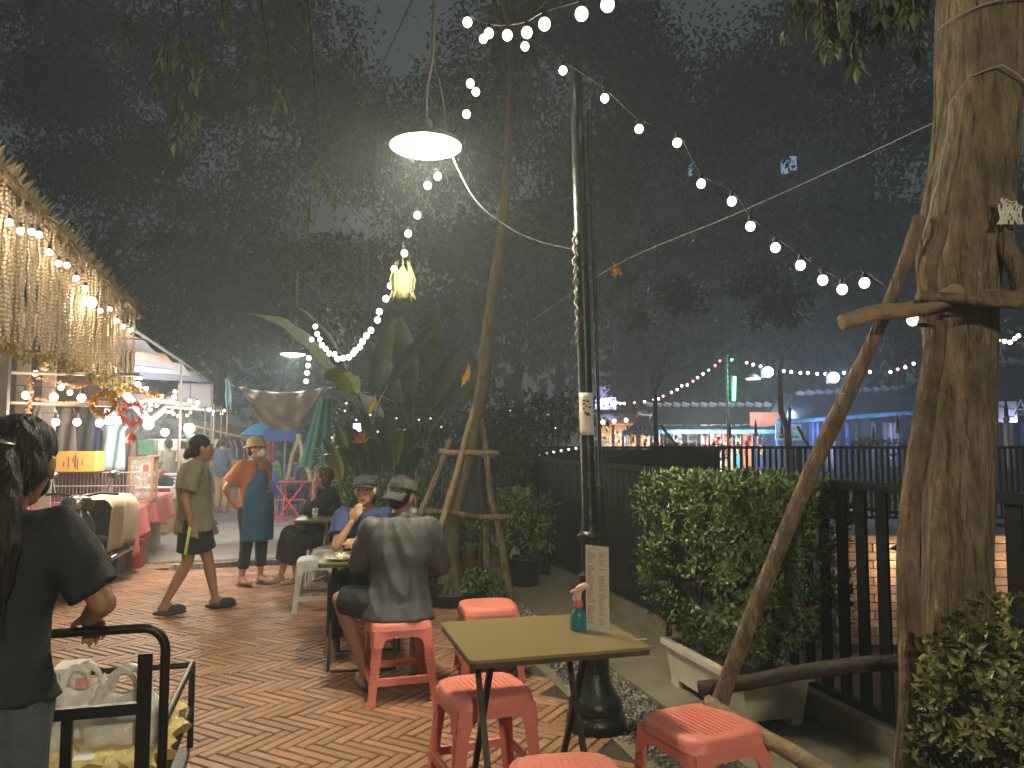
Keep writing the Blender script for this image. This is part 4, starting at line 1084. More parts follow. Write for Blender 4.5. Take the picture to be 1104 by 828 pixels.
def logobj(label, p0, p1, r0, r1, m='log', name='timber_prop', group='timber props of the mid tree', n=12, seed=0):
    b = MB(); p0 = V(p0); p1 = V(p1); N = 14; r_ = []; ps_ = []
    sd = random.uniform(0,50)
    for i in range(N+1):
        f = i/N; ps_.append(p0.lerp(p1, f) + V((noise.noise(V((f*2.5,sd,0))), noise.noise(V((f*2.5,0,sd))), noise.noise(V((sd,f*2.5,0))))) * r0*1.1); r_.append((r0+(r1-r0)*f)*(1+.10*noise.noise(V((f*7,sd,1)))))
    b.tube(ps_, r_, n)
    for v in b.v:
        v += V((noise.noise(v*22), noise.noise(v*22+V((5,5,5))), 0))*r0*.14
    c = (p0+p1)/2
    o = b.build(name, M[m]); o.location = (0,0,0)
    return tag(o, label, 'timber prop', group)
D = Y0
logobj('left outer prop of the mid tree, leaning away from its trunk', at(421,632,D-.55), at(487,475,D-.05), .036,.028)
logobj('left inner prop of the mid tree, close to its trunk', at(452,640,D-.5), at(510,440,D-.03), .034,.026, 'logpale')
logobj('right prop of the mid tree, reaching the ground beyond the coral stool', at(552,650,D-.35), at(518,452,D), .038,.030)
logobj('dark upright prop behind the mid tree', at(519,628,D+.4), at(519,478,D+.2), .045,.035, 'logdark')
logobj('short upright prop beside the dark one of the mid tree', at(526,632,D+.2), at(524,560,D+.15), .038,.034)
logobj('upper cross timber of the mid tree frame', at(473,486,D-.12), at(538,489,D-.08), .030,.026, 'logpale')
logobj('short upper cross timber passing behind the mid tree', at(478,484,D+.12), at(535,493,D+.1), .024,.022)
logobj('long lower cross timber of the mid tree frame', at(446,550,D-.28), at(552,558,D-.2), .030,.030)
logobj('lower cross timber behind the mid tree', at(465,551,D+.15), at(545,553,D+.25), .026,.026, 'logdark')
c = gnd(486,652); t = thing('planter_ring', 'low dark scalloped planter ring round the foot of the mid tree', 'planter', c)
b = MB(); b.lathe(c+V((0,.1,0)), [(.27,.0),(.30,.10),(.31,.125),(.285,.125),(.27,.07)], 48, flute=.03, nf=24, cap=False); b.build('ring', M['blackpl'], t)
b = MB(); b.lathe(c+V((0,.1,0)), [(.28,.03),(.02,.075)], 24); b.build('soil', M['soil'], t)

# ------------------------------------------------------------------ big right tree with props
bc = [(1040,905,84),(1034,800,76),(1032,700,70),(1032,600,66),(1033,500,67),(1034,400,69),(1032,330,74),(1033,280,82),(1042,230,88),(1050,170,84),(1054,100,83),(1057,40,87),(1063,-30,92),(1070,-110,92),(1076,-240,80)]
t = thing('big_tree', 'thick pale barked tree at the right with timber props and trailing wires', 'tree', at(1040,905,3.0))
pts = catm([at(x,y,3.05) for x,y,_ in bc], 6); rr = []
for i in range(len(pts)): q = i/6; a = int(min(q, len(bc)-2)); w = bc[a][2]*(1-(q-a)) + bc[a+1][2]*(q-a); rr.append(w/830*3.05/2)
b = MB(); b.tube(pts, rr, 40)
for v in b.v:
    ax = min(pts, key=lambda p: (p-v).length_squared); d = (v-ax); d.z = 0
    a_ = math.atan2(d.y, d.x)
    k_ = noise.noise(V((math.cos(a_)*3, math.sin(a_)*3, v.z*1.1)))*.055 + noise.noise(V((math.cos(a_)*9, math.sin(a_)*9, v.z*5)))*.035 + .05*math.sin(a_*5+v.z*2.2)
    v += d*k_
b.build('trunk', M['bark'], t)
b = MB()
top = pts[-8]
for e in ((960,-160,3.0),(1180,-190,3.4),(1000,-260,2.6),(850,-150,3.6)):
    b.tube(limbpts(top, at(*e), .05), [.09*(1-.10*i) for i in range(8)], 10)
b.build('branch', M['bark'], t)
g = MB(); random.seed(21)
br = MB()
def spray(g, br, p, d, L, n, LL, W):
    """a hanging twig with paired leaves"""
    q = V(p); d = V(d).normalized(); pr = [q.copy()]
    for i in range(n):
        q = q + d*(L/n); d = (d + V((0,0,-.10)) + rv(.09)).normalized(); pr.append(q.copy())
        s_ = d.cross(V((0,0,1))); s_ = s_.normalized() if s_.length > .1 else V((1,0,0))
        for sg in (-1,1):
            g.leaf(q, (d*.6 + s_*sg*.75 + V((0,0,-.35)) + rv(.2)), V((0,-.3,1))+rv(.3), LL*random.uniform(.7,1.2), W)
    g.leaf(q, d, V((0,0,1)), LL, W); br.tube(pr, [.005]*len(pr), 5)
for (x,y,Y,n) in [(870,-20,3.7,9),(893,-10,3.6,9),(912,5,3.6,9),(905,-30,3.8,8),(935,-5,3.5,9),(958,-15,3.4,8),(975,-25,3.3,8),(990,-20,3.4,6),(925,-40,3.4,8),(885,-45,3.6,6),(900,20,3.55,6)]:
    for r_ in range(2): spray(g, br, at(x+random.uniform(-8,8),y,Y), (random.uniform(-.5,.3), random.uniform(-.4,.3), -.55), random.uniform(.16,.30), n, .10, .042)
for k in range(16): leafcloud(g, at(random.uniform(860,1250), random.uniform(-460,-260), random.uniform(2.9,4.2)), (.35,.35,.2), 110, .11, .05, .1, .4, .5)
g.build('crown', M['leafpale'], t); br.build('twig', M['bark'], t)
GP = 'timber props of the big right tree'
logobj('long bark covered prop leaning from lower middle up to the right tree', at(748,853,3.38), at(986,233,2.92), .038,.024, 'log', group=GP, n=18)
logobj('straight prop standing close against the left side of the big trunk', at(963,893,2.86), at(1004,345,2.86), .042,.036, 'log', group=GP, n=18)
logobj('short upper prop stub tied to the big trunk above the cross timber', at(1001,345,2.86), at(1012,232,2.9), .034,.030, 'log', group=GP, n=16)
logobj('prop stub tied on the right side of the big trunk', at(1102,330,2.9), at(1084,213,2.92), .030,.036, 'log', group=GP, n=16)
logobj('pale cross timber sticking out left of the big trunk', at(907,347,2.80), at(1030,318,2.80), .028,.034, 'logpale', group=GP, n=16)
logobj('cross timber tied behind the pale one, running right off the big trunk', at(990,330,2.86), at(1125,318,2.80), .032,.032, 'log', group=GP, n=16)
logobj('thin timber lashed above the cross timbers on the big trunk', at(990,318,2.74), at(1125,330,2.74), .018,.02, 'log', group=GP)
logobj('dark lower cross timber in front of the planter', at(756,741,3.42), at(985,713,3.05), .033,.030, 'logdark', group=GP, n=16)
logobj('pale peeled log slanting down to the bottom right', at(762,757,3.28), at(905,842,2.75), .030,.032, 'logpale', group=GP, n=18)
def trunkwrap(y0, y1, a0, a1, n=16, off=.006):
    out = []
    for k in range(n+1):
        f = k/n; y = y0+(y1-y0)*f; z = at(1040,y,3.05).z
        c = min(pts, key=lambda p: abs(p.z-z)); i = pts.index(c); a = R(a0+(a1-a0)*f); r_ = rr[i]*1.12+off
        out.append(c + V((r_*math.cos(a), r_*math.sin(a), z-c.z)))
    return out
wire('pale wire ring round the top of the big trunk', trunkwrap(35,18,185,350), .004)
wire('wire looping down the left side of the big trunk', trunkwrap(93,100,265,230) + trunkwrap(120,260,210,195, 10), .004)
wire('wire running down the right side of the big trunk', trunkwrap(93,115,265,320) + trunkwrap(130,215,330,318, 8), .004)
c = at(1083,222,2.86); b = MB()
for k in range(16): b.tube([c+V((random.uniform(-.045,.045),0,.01)), c+V((random.uniform(-.06,.06),-.035,random.uniform(-.03,.02))), c+V((random.uniform(-.05,.05),-.03,-.08))], .004, 4)
tag(b.build('string_tie', M['paper']), 'bundle of pale string tying the right prop stub', 'string')

# ------------------------------------------------------------------ planter with hedge
def pp(s, t_, z): return st(2.26+s, 3.66+t_, .022+z)
LW, LL_ = .42, .92
t = thing('planter_trough', 'long stained white trough planter against the fence', 'planter', pp(LW/2,LL_/2,0))
b = MB()
def rect(s0,s1,t0,t1,z): return [pp(s0,t0,z), pp(s1,t0,z), pp(s1,t1,z), pp(s0,t1,z)]
i_ = .035
b.loft([rect(i_,LW-i_,i_,LL_-i_,.045), rect(.012,LW-.012,.012,LL_-.012,.235), rect(-.012,LW+.012,-.012,LL_+.012,.24), rect(-.012,LW+.012,-.012,LL_+.012,.275), rect(.035,LW-.035,.035,LL_-.035,.275), rect(.04,LW-.04,.04,LL_-.04,.245)], True, smooth=False); b.build('trough', M['planter'], t)
for q in ((.07,.09),(LW-.07,.09),(.07,LL_-.09),(LW-.07,LL_-.09)):
    b = MB(); b.obox(pp(q[0],q[1],.0235), S*.035, U*.05, (0,0,.0225)); b.build('foot', M['planter'], t)
b = MB(); b.obox(pp(LW/2,LL_/2,.244), S*(LW/2-.045), U*(LL_/2-.045), (0,0,.012)); b.build('soil', M['soil'], t)
c = pp(LW/2,LL_/2,.25); t = thing('box_hedge', 'glossy clipped green hedge with a few red new leaves growing in the white trough', 'hedge', c)
b = MB(); random.seed(31)
for k in range(16):
    p = pp(random.uniform(.1,LW-.1), random.uniform(.1,LL_-.1), .25); e = p + S*random.uniform(-.15,.15) + U*random.uniform(-.2,.2) + V((0,0,random.uniform(.5,.9))); b.tube(limbpts(p,e,.02), [.011*(1-.08*i) for i in range(8)], 5)
b.build('stem', M['darkbark'], t)
g = MB(); hc = pp(LW/2+.05, LL_/2+.02, .79)
def hedgepoint():
    ax = random.choice('stzttz'); a, b_, c_ = random.uniform(-1,1), random.uniform(-1,1), random.uniform(-1,1)
    f = 1 - .38*random.random()**1.6
    if ax == 's': a = math.copysign(f, random.random()-.75)
    elif ax == 't': b_ = math.copysign(f, random.random()-.6)
    else: c_ = f
    return a, b_, c_
for k in range(2300):
    a, b_, c_ = hedgepoint(); 
    wid = 1.0 if c_ > -.45 else 1 - (-.45-c_)*1.0
    lump = 1 + .13*noise.noise(V((a*2.2, b_*2.2, c_*2.2)))
    p = hc + S*a*.37*wid*lump + U*b_*.54*wid*lump + V((0,0,c_*.47*lump))
    nrm = (S*a*.6 + U*b_*.5 + V((0,0,c_*.6+.15))).normalized(); L_ = random.uniform(.035,.065)
    # a sprig: one shoot with a whorl of pointed leaves
    tipd = (nrm + rv(.45) + V((0,0,.35))).normalized(); x_ = tipd.orthogonal().normalized(); y_ = tipd.cross(x_)
    g.cur = 1 if random.random() < .012 else 0; tgt = g
    for q in range(6):
        an = q*2.4 + random.random(); dd = (x_*math.cos(an) + y_*math.sin(an))*(1.0-.12*q) + tipd*(.25+.16*q)
        tgt.leaf(p + tipd*.010*q, dd, tipd, L_*random.uniform(.75,1.15), L_*.42, .12)
g.build('foliage', [M['leaf'], M['leafred']], t)
# lower right shrub
c = V((1.62,2.52,.0)); t = thing('round_shrub', 'olive leaved shrub at the bottom right in front of the big trunk', 'shrub', c)
b = MB()
for k in range(9): e = c + V((random.uniform(-.2,.2), random.uniform(-.2,.2), random.uniform(.5,.9))); b.tube(limbpts(c+rv(.03), e, .02), [.012*(1-.08*i) for i in range(8)], 5)
b.build('stem', M['darkbark'], t)
g = MB(); cc = c + V((0.02,0,.52))
for k in range(1500):
    q = rv().normalized(); f = 1-.4*random.random()**1.5; lump = 1+.16*noise.noise(q*2.4)
    p = cc + V((q.x*.30, q.y*.32, q.z*.50))*f*lump; tipd = (q + rv(.4) + V((0,0,.2))).normalized(); x_ = tipd.orthogonal().normalized(); y_ = tipd.cross(x_); L_ = random.uniform(.03,.05)
    for w in range(5):
        an = w*2.4+random.random(); g.leaf(p + tipd*.008*w, (x_*math.cos(an)+y_*math.sin(an))*(1-.1*w) + tipd*(.3+.15*w), tipd, L_, L_*.55, .12)
g.build('foliage', M['leafyel'], t)

# ------------------------------------------------------------------ banana clump and bed plants
def bleaf(g, st_, p, d, L, W, droop, n=12, torn=.0):
    """a long leaf blade with midrib fold, arching over"""
    d = V(d).normalized(); q = V(p); rows = []; side = d.cross(V((0,0,1))); side = side.normalized() if side.length > .05 else V((1,0,0)); mid = []
    for i in range(n+1):
        f = i/n; w = W*.5*max(.02, math.sin(math.pi*min(1, f*.92+.06))**.7); nn = side.cross(d)
        wv = .10*w*math.sin(f*23+torn)
        rows.append([q + side*w - nn*(w*.30+wv), q + side*w*.5 - nn*w*.08, q, q - side*w*.5 - nn*w*.08, q - side*w - nn*(w*.30-wv)]); mid.append(q.copy())
        q = q + d*(L/n); d = (d + V((0,0,-droop*(.5+f)/n*2))).normalized()
    g.loft(rows, False, closed=False); st_.tube(mid, [max(.002,.010*(1-i/n)) for i in range(n+1)], 5)
def banana(label, base, leaves, m='banana', cat='plant', name='banana_plant', stem=.07, h0=1.2, group='banana plants of the bed'):
    base = V(base); t = thing(name, label, cat, base, group)
    s_ = MB(); s_.tube([base, base+V((.02,0,h0*.5)), base+V((0,0,h0))], [stem,stem*.8,stem*.45], 12)
    for (tipx, tipy, tipY, L, W, mm, dr) in leaves:
        tip = at(tipx,tipy,tipY); top = base+V((0,0,h0)); d = (tip-top); L0 = d.length; k = max(.1, 1-L/L0)
        p = top + d*k*.9 + V((0,0,.12*L0)); g = MB()
        s_.tube([top-V((0,0,.1)), top.lerp(p,.5)+V((0,0,.04*L0)), p], [.022,.016,.010], 6)
        bleaf(g, s_, p, (tip-p)+V((0,0,dr*.8*L0)), (tip-p).length*1.06, W, dr*1.6, torn=tipx); g.build('leaf_blade', M[mm], t)
    s_.build('stem', M['bananadull'], t)
banana('banana plant with long arching dull leaves above the brown tarpaulin', gnd(388,600)+V((0,.6,0)), [(262,333,9.3,1.7,.30,'bananadull',.45),(305,322,9.6,1.6,.3,'bananadull',.35),(350,412,8.9,1.2,.42,'bananapale',.35),(420,345,10.5,1.3,.28,'bananadull',.2),(470,350,10.2,1.3,.28,'bananadull',.2)], h0=1.7)
banana('banana plant with broad upright blades left of the mid tree', gnd(440,590)+V((0,1.0,0)), [(395,370,10.5,1.5,.34,'bananadull',.2),(432,348,10.4,1.6,.34,'bananadull',.1),(500,372,10.8,1.5,.32,'bananadull',.2),(470,330,10.6,1.6,.30,'bananadull',.12),(350,430,10.2,1.3,.45,'bananadull',.4),(520,420,10.3,1.2,.4,'bananadull',.4)], h0=1.2)
banana('low broad leaved plant behind the young woman', gnd(410,618)+V((0,.5,0)), [(372,470,8.0,.9,.17,'banana',.35),(390,448,8.2,1.1,.17,'banana',.2),(418,452,8.1,1.1,.18,'banana',.2),(445,470,8.0,1.0,.16,'banana',.35),(462,498,7.9,.9,.15,'banana',.5),(360,500,7.8,.8,.14,'banana',.5),(432,490,7.6,.7,.13,'bananapale',.5),(400,500,7.5,.7,.13,'banana',.4)], stem=.04, h0=.25)
banana('low broad leaved plant behind the seated woman in black', gnd(372,610)+V((0,.9,0)), [(345,480,9.2,.8,.14,'banana',.4),(362,462,9.4,.9,.15,'banana',.2),(384,470,9.2,.9,.14,'banana',.3),(398,495,9.1,.7,.2,'banana',.5),(350,505,9.0,.6,.2,'bananapale',.5)], stem=.04, h0=.25)
def bush(label, c, rad, n, L=.08, W=.035, m='leaf', pot=None, group='leafy bushes and pot plants in the bed', name='bush', cat='bush', z0=None):
    c = V(c); t = thing(name, label, cat, (c.x,c.y,0), group); b = MB()
    zb = pot[1] if pot else .03
    for k in range(8): e = c + V((random.uniform(-.6,.6)*rad[0], random.uniform(-.6,.6)*rad[1], random.uniform(.1,.8)*rad[2])); b.tube(limbpts(V((c.x,c.y,zb))+rv(.02), e, .03), [.010]*8, 5)
    b.build('stem', M['darkbark'], t); g = MB()
    for k in range(9): q = rv().normalized(); leafcloud(g, c + V((q.x*rad[0], q.y*rad[1], q.z*rad[2]))*.6, (rad[0]*.55, rad[1]*.55, rad[2]*.5), n//9, L, W, .15, .6, .1)
    g.build('foliage', M[m], t)
    if pot:
        b = MB(); b.lathe((c.x,c.y,.02), [(pot[0]*.7,0),(pot[0],pot[1]*.9),(pot[0]*1.1,pot[1]*.92),(pot[0]*1.1,pot[1]),(pot[0]*.9,pot[1]*.98),(pot[0]*.1,pot[1]*.9)], 24); b.build('pot', M[pot[2]], t)
    return t
random.seed(41)
bush('bushy potted shrub between the mid tree props and the fence', at(566,560,8.3), (.36,.3,.40), 1500, pot=(.18,.30,'blackpl'), m='leaf')
bush('leafy plant in a terracotta pot behind the mid tree', at(508,585,8.8), (.30,.25,.28), 900, pot=(.17,.34,'terracotta'), m='leaf')
bush('dark bush right behind the mid tree props', at(545,505,9.6), (.55,.4,.55), 1500, m='leafdark')
bush('bush at the back of the bed left of the mid tree', at(452,530,9.2), (.55,.4,.5), 1700, m='leaf')
bush('bush behind the woman in black at the bed edge', at(372,515,10.2), (.55,.4,.55), 1500, m='leaf')
bush('dark bush low behind the man in grey', at(465,600,8.6), (.35,.3,.35), 900, m='leafdark')
bush('big dark bush closing the left end of the fence', at(590,470,11.6), (1.2,.6,.75), 2600, L=.12, W=.05, m='leafdark')
bush('dark bush mass behind the banana leaves', at(480,450,12.4), (1.3,.7,.9), 2800, L=.12, W=.05, m='leafdark')
bush('dark bush beside the green cloth', at(392,450,12.5), (.8,.6,.7), 2000, L=.12, W=.05, m='leafdark')
bush('small ground plant by the foot of the mid tree', at(520,628,7.7), (.22,.18,.14), 420, m='leaf', L=.06)
bush('dark potted plant standing against the solid fence', at(592,575,9.0), (.30,.25,.30), 900, m='leafdark', pot=(.17,.34,'blackpl'))
for i,(x,y,Y) in enumerate(((505,398,7.6),(404,430,8.8))):
    b = MB(); c = at(x,y,Y)
    for k in range(3): b.leaf(c+V((0,0,.03*k)), V((-.4+.2*k,0,-1)), V((0,-1,.2)), .20, .05, .3)
    tag(b.build('dead_leaf', M['deadleaf']), ['yellow dead leaf hanging on the mid tree trunk','yellow dead leaf hanging among the banana plants'][i], 'leaf')
b = MB(); br = MB(); random.seed(51)                         # hanging sprays of the overhead tree top left
t = thing('overhanging_tree', 'overhanging tree whose pale leaf sprays hang at the top left', 'tree', at(120,-300,6.5))
for (x,y,Y) in [(185,55,6.2),(200,60,6.0),(170,80,6.4),(215,75,6.2),(203,140,6.1),(190,120,6.2),(285,90,6.8),(300,110,6.8),(345,190,7.5),(352,215,7.4),(330,235,7.4),(240,20,6.4),(140,40,6.6),(320,20,7),(380,60,7.5),(270,55,6.8)]:
    for r_ in range(2): spray(b, br, at(x+random.uniform(-6,6), y-25, Y), (random.uniform(-.4,.4), random.uniform(-.3,.3), -.8), random.uniform(.15,.35), 5, .13, .05)
for (x,y) in ((190,40),(203,120),(290,80),(345,180)): br.tube([at(x,y-20,6.6), at(x-20,-80,6.6), at(120,-200,6.5)], [.006,.012,.03], 5)
br.tube([at(120,-200,6.5), at(60,-400,6.6)], [.04,.08], 8); b.build('crown', M['leafpale'], t); br.build('branch', M['darkbark'], t)
# ------------------------------------------------------------------ near left stall
A0 = at(-75,98,3.95); B0 = at(149,339,8.6)          # eave line
def ev(f, dz=0): p = A0.lerp(B0, f); return V((p.x, p.y, p.z+dz))
inn = V((-1,.15,0)).normalized()
t = thing('market_stall', 'near left market stall with a thatched eave and grey wall', 'market stall', V((-4.4,7,0)))
b = MB()
def rf(u, v): p = ev(u, .0) + inn*(3.2*v) + V((0,0,.55*v)); return p
b.grid(rf, 12, 8, .03); b.build('roof', M['wallgrey'], t)
b = MB(); random.seed(61)
for k in range(210):
    f = k/210 + random.uniform(-.002,.002); p = ev(f, -.02); d = (V((.35,-.15,1)) + rv(.3)).normalized()
    b.leaf(p + inn*random.uniform(0,.05), d, V((-1,0,.2)), random.uniform(.09,.17), .055, .35)
    b.leaf(p, (V((.4,-.1,-.4))+rv(.5)).normalized(), V((0,0,1)), random.uniform(.06,.12), .03, .3)
b.tube([ev(0,-.02), ev(.5,-.02), ev(1,-.02)], .032, 8); b.build('thatch_edge', M['thatch'], t)
for f in (.06,.40):
    b = MB(); p = ev(f) + inn*.35; b.box((p.x,p.y,p.z/2), (.07,.07,p.z), .3); b.build('post', M['postm'], t)
for y, z in ((403,0),(436,0)):
    b = MB(); b.tube([at(-40,y-3,7.2), at(60,y,7.6), at(150,y+1,8.2)], .018, 8); b.build('rail', M['postm'], t)
b = MB(); b.obox(V((-7.0,9.6,1.6)), V((.266,.1,0)).normalized()*.02+V((0,0,0)), V((0,0,0))+V((.9,-.35,0)).normalized()*0.02, (0,0,1.6)) if False else b.obox(V((-7.75,11.1,1.55)), V((2.4,-.3,0)), V((.01,.05,0)), (0,0,1.55)); b.build('back_wall', M['wallgrey'], t)
for x in (24,52):
    b = MB(); p = at(x,440,8.9); b.box((p.x,p.y,1.5), (.13,.05,3.0), .3); b.build('upright', M['postm'], t)
# curtain of shells
t = thing('shell_curtain', 'long curtain of cream shell strands with yellow tassels hanging from the thatched eave', 'curtain', A0)
VAR = []
for q in range(7):
    m = MB(); n = 30 + q; L_ = 1.0
    for k in range(n):
        z = -L_*k/n; x = .006*math.sin(k*.7+q); m.sphere((x, .004*math.cos(k), z), (.0115,.0115,.0155), 6, 4)
    m.cur = 1; random.seed(q)
    for k in range(12): m.leaf(V((0,0,-L_)), (rv()+V((0,0,-.5))), V((0,0,1)), .055, .024, .3)
    VAR.append(m.mesh('strand', [M['shell'], M['shelltip']]))
random.seed(62)
bot = [(0,2.19),(.25,2.16),(.5,2.17),(.75,2.13),(1.0,2.13)]
for k in range(99):
    f = .01 + k/100; p = ev(f, -.05) + inn*random.choice((.0,.05,.09)) + V((random.uniform(-.012,.012),0,0)); q = f*4; i = min(3,int(q)); zb = bot[i][1]*(1-(q-i)) + bot[i+1][1]*(q-i) + random.uniform(-.04,.07)
    o = link('strand', VAR[k%7], t, p-A0); o.scale = (1,1,(p.z-zb)/1.0); o.rotation_euler = (random.uniform(-.015,.015),random.uniform(-.03,.03),random.uniform(0,6))
m = MB(); random.seed(65)
for k in range(150):
    f = random.uniform(.0,1); p = ev(f, -.05) + inn*random.uniform(.12,.22); q = f*4; i = min(3,int(q)); zb = bot[i][1]*(1-(q-i)) + bot[i+1][1]*(q-i) + random.uniform(.02,.16)
    n = int((p.z-zb)/.034)
    for j in range(n): m.sphere(p-V((random.uniform(-.003,.003),0,j*.034)), (.013,.013,.017), 5, 4)
rs_ = m.build('rear_strands', M['shell'], t); tag(rs_, kind='stuff')
festoon('warm bulbs strung behind the shell curtain', [at(x,y,Yb+.12) for x,y,Yb in ((-20,215,4.3),(10,240,4.8),(22,249,4.95),(34,250,5.1),(42,253,5.25),(53,272,5.5),(63,284,5.7),(72,286,5.9),(82,300,6.2),(92,311,6.5),(99,325,6.8),(108,335,7.0),(118,333,7.4),(126,346,7.7),(133,352,8.0),(140,356,8.3))], r=.024, em=E_warm, group='warm bulb strings of the stall')
p = at(98,326,6.7); b = MB(); b.sphere(p, .05, 16, 10); tag(b.build('glow_bulb', E_warm), 'large bright bulb glowing behind the middle of the shell curtain', 'bulb')
lamp('curtain_light', at(98,326,6.7)+inn*.25, 9, (1,.74,.48), .06); lamp('curtain_light', at(15,240,4.8)+inn*.3+V((0,0,-.05)), 7, (1,.74,.48), .06); lamp('curtain_light', at(50,270,5.6)+inn*.3, 6, (1,.74,.48), .06)
lamp('curtain_light', at(130,350,7.9)+inn*.3, 5, (1,.74,.48), .06)
festoon('upper row of warm bulbs inside the near left stall', [at(x,y,7.4) for x,y in ((-2,424),(28,426),(58,428),(88,429))], r=.038, em=E_warm, group='warm bulb strings of the stall', up=.09)
festoon('lower row of warm bulbs inside the near left stall', [at(x,y,8.4) for x,y in ((36,455),(60,455),(83,455),(107,456),(128,453))], r=.040, em=E_warm, group='warm bulb strings of the stall', up=.10)
lamp('stall_light', at(58,432,7.3), 12, (1,.72,.42), .1); lamp('stall_light', at(110,462,8.2), 16, (1,.78,.52), .1)
def tinsel(label, P, m, r=.035, n=380, name='tinsel_garland', cat='garland'):
    pts_ = catm([V(p) for p in P], 8); b = MB(); b.tube(pts_, .004, 5)
    for k in range(n):
        p = random.choice(pts_); q = random.choice(pts_[max(0,pts_.index(p)-1):pts_.index(p)+2]); c = p.lerp(q, random.random()); b.leaf(c, rv().normalized(), rv(), random.uniform(.6,1.2)*r, r*.22, .2)
    return tag(b.build(name, M[m]), label, cat)
random.seed(63)
tinsel('copper tinsel garland swagged under the curtain tips', [at(38,406,7.3), at(75,415,7.35), at(95,414,7.4), at(125,404,7.5)], 'coptin')
tinsel('copper tinsel garland hanging straight down by the grey post', [at(32,408,7.2), at(33,425,7.2), at(31,440,7.2), at(31,458,7.2)], 'coptin')
tinsel('second copper garland along the lower stall rail', [at(40,430,7.5), at(70,434,7.6), at(105,433,7.7), at(135,432,7.8)], 'coptin', .028)
tinsel('gold tinsel garland at the right end of the stall', [at(128,425,8.0), at(145,418,8.1), at(160,424,8.2), at(178,428,8.3)], 'gold', .05)
def wreath(label, c, r_, m):
    tinsel(label, [c+V((r_*math.cos(a),0,r_*math.sin(a))) for a in [2*math.pi*k/12 for k in range(13)]], m, .055, 520, 'wreath', 'wreath')
wreath('gold tinsel wreath hanging over the cardboard box', at(112,436,7.2), .10, 'gold')
wreath('red tinsel wreath with a bow beside the bright tubes', at(142,446,8.0), .11, 'redtin')
c = at(142,467,8.0); b = MB()
for k in range(40): b.leaf(c+rv(.02), V((random.uniform(-.6,.6),0,-1)), rv(), .11, .03, .2)
tag(b.build('tinsel_bow', M['redtin']), 'red tinsel bow hanging under the red wreath', 'bow')
c = at(119,449,8.6); t = thing('small_screen', 'small blue glowing screen behind the gold wreath', 'screen', c)
b = MB(); b.box(c, (.14,.03,.20), -.1); b.build('case', M['blackpl'], t); b = MB(); b.box(c+V((.002,-.018,0)), (.12,.006,.17), -.1); b.build('display', E_screen, t)
for i, (x0,y0,Y0_,x1,y1,Y1_,lb) in enumerate(((136,426,8.2,158,452,9.2,'bright fluorescent tube slanting beside the red wreath'),(160,455,9.3,176,442,9.9,'bright fluorescent tube rising to the right of the slanted one'))):
    a, b_ = at(x0,y0,Y0_), at(x1,y1,Y1_); t = thing('tube_light', lb, 'tube light', a, 'bright tubes of the stall'); g = MB(); g.tube([a,b_], .032, 10); g.build('tube', E_tube, t); g = MB(); g.tube([a+V((0,0,.05)), b_+V((0,0,.05))], .03, 6); g.build('housing', M['postm'], t)
p = at(160,458,9.2); b = MB(); b.sphere(p, .055, 16, 12); tag(b.build('glow_bulb', emis('hot bulb glow',(1,.95,.85),14)), 'very bright round bulb where the two slanted tubes meet', 'bulb')
lamp('stall_light', p+V((.15,-.2,-.1)), 38, (1,.86,.68), .12)
c = at(47,392,7.8); b = MB(); b.lathe(c, [(.03,-.07),(.055,-.03),(.05,.04),(.02,.07),(.008,.14)], 12); tag(b.build('hanging_jar', M['shell']), 'cream bottle shaped ornament hanging high in the stall', 'ornament')
GH = 'clothes hanging at the back of the stall'
for i, (x,y,Y,w,hh,m,lb) in enumerate(((70,470,9.6,.42,.7,'wallgrey','grey top hanging behind the cardboard box'),(88,468,9.7,.4,.8,'tblack','black top hanging behind the lower bulbs'),(122,475,9.9,.45,.75,'rooflight','pale blue shirt hanging left of the glass cabinet'),(100,470,10.0,.4,.7,'tblue','navy top hanging in the middle of the rail'),(136,478,10.2,.4,.8,'wallgrey','dark grey top hanging behind the glass cabinet'),(48,462,9.4,.4,.6,'white','whitish top hanging near the grey post'))):
    c = at(x,y,Y); b = MB()
    def sht(u, v, c=c, w=w, hh=hh):
        k = 1 if v < .3 else .66; return c + V(((u-.5)*w*(k if v > .3 else .55+1.5*v), .03*math.sin(u*11+v*3), hh/2-hh*v))
    b.grid(sht, 14, 12, .012); tag(b.build('hanging_shirt', M[m]), lb, 'shirt', GH)
# counter with pink cloth and goods
def qs(s, t_, z=0): return st(s, t_, z)
t = thing('stall_counter', 'stall counter under the pink cloth with grey board sides', 'counter', qs(-2.9,11.4,0))
b = MB(); b.obox(qs(-2.95,11.4,.36), S*.95, U*1.4, (0,0,.36)); b.build('body', M['greybox'], t); b = MB(); b.obox(qs(-2.95,11.4,.73), S*1.0, U*1.47, (0,0,.012)); b.build('top', M['wood'], t)
b = MB()
def pk(u, v):
    # top and hanging skirt in one sheet: v 0..1 top back to front, then drop
    tt = 12.95 - 3.10*min(1, v/.62); z = .752; sx = -3.95 + 2.08*u
    if v > .62: f = (v-.62)/.38; z = .752 - f*.30*(1+.3*math.sin(u*6+1)); tt = 9.84 - .04*math.sin(u*26)*f - .03*f
    return st(sx, tt, z)
b.grid(pk, 60, 30, .006)
def pk2(u, v):
    f = v; tt = 9.84 + 3.1*u; return st(-1.865 + .05*math.sin(u*30)*f + .03*f, tt, .752 - f*(.34 + .22*max(0, 1-u*5) + .05*math.sin(u*11)))
b.grid(pk2, 60, 10, .006); tag(b.build('pink_tablecloth', M['pink']), 'faded pink cloth draped over the stall counter', 'tablecloth')
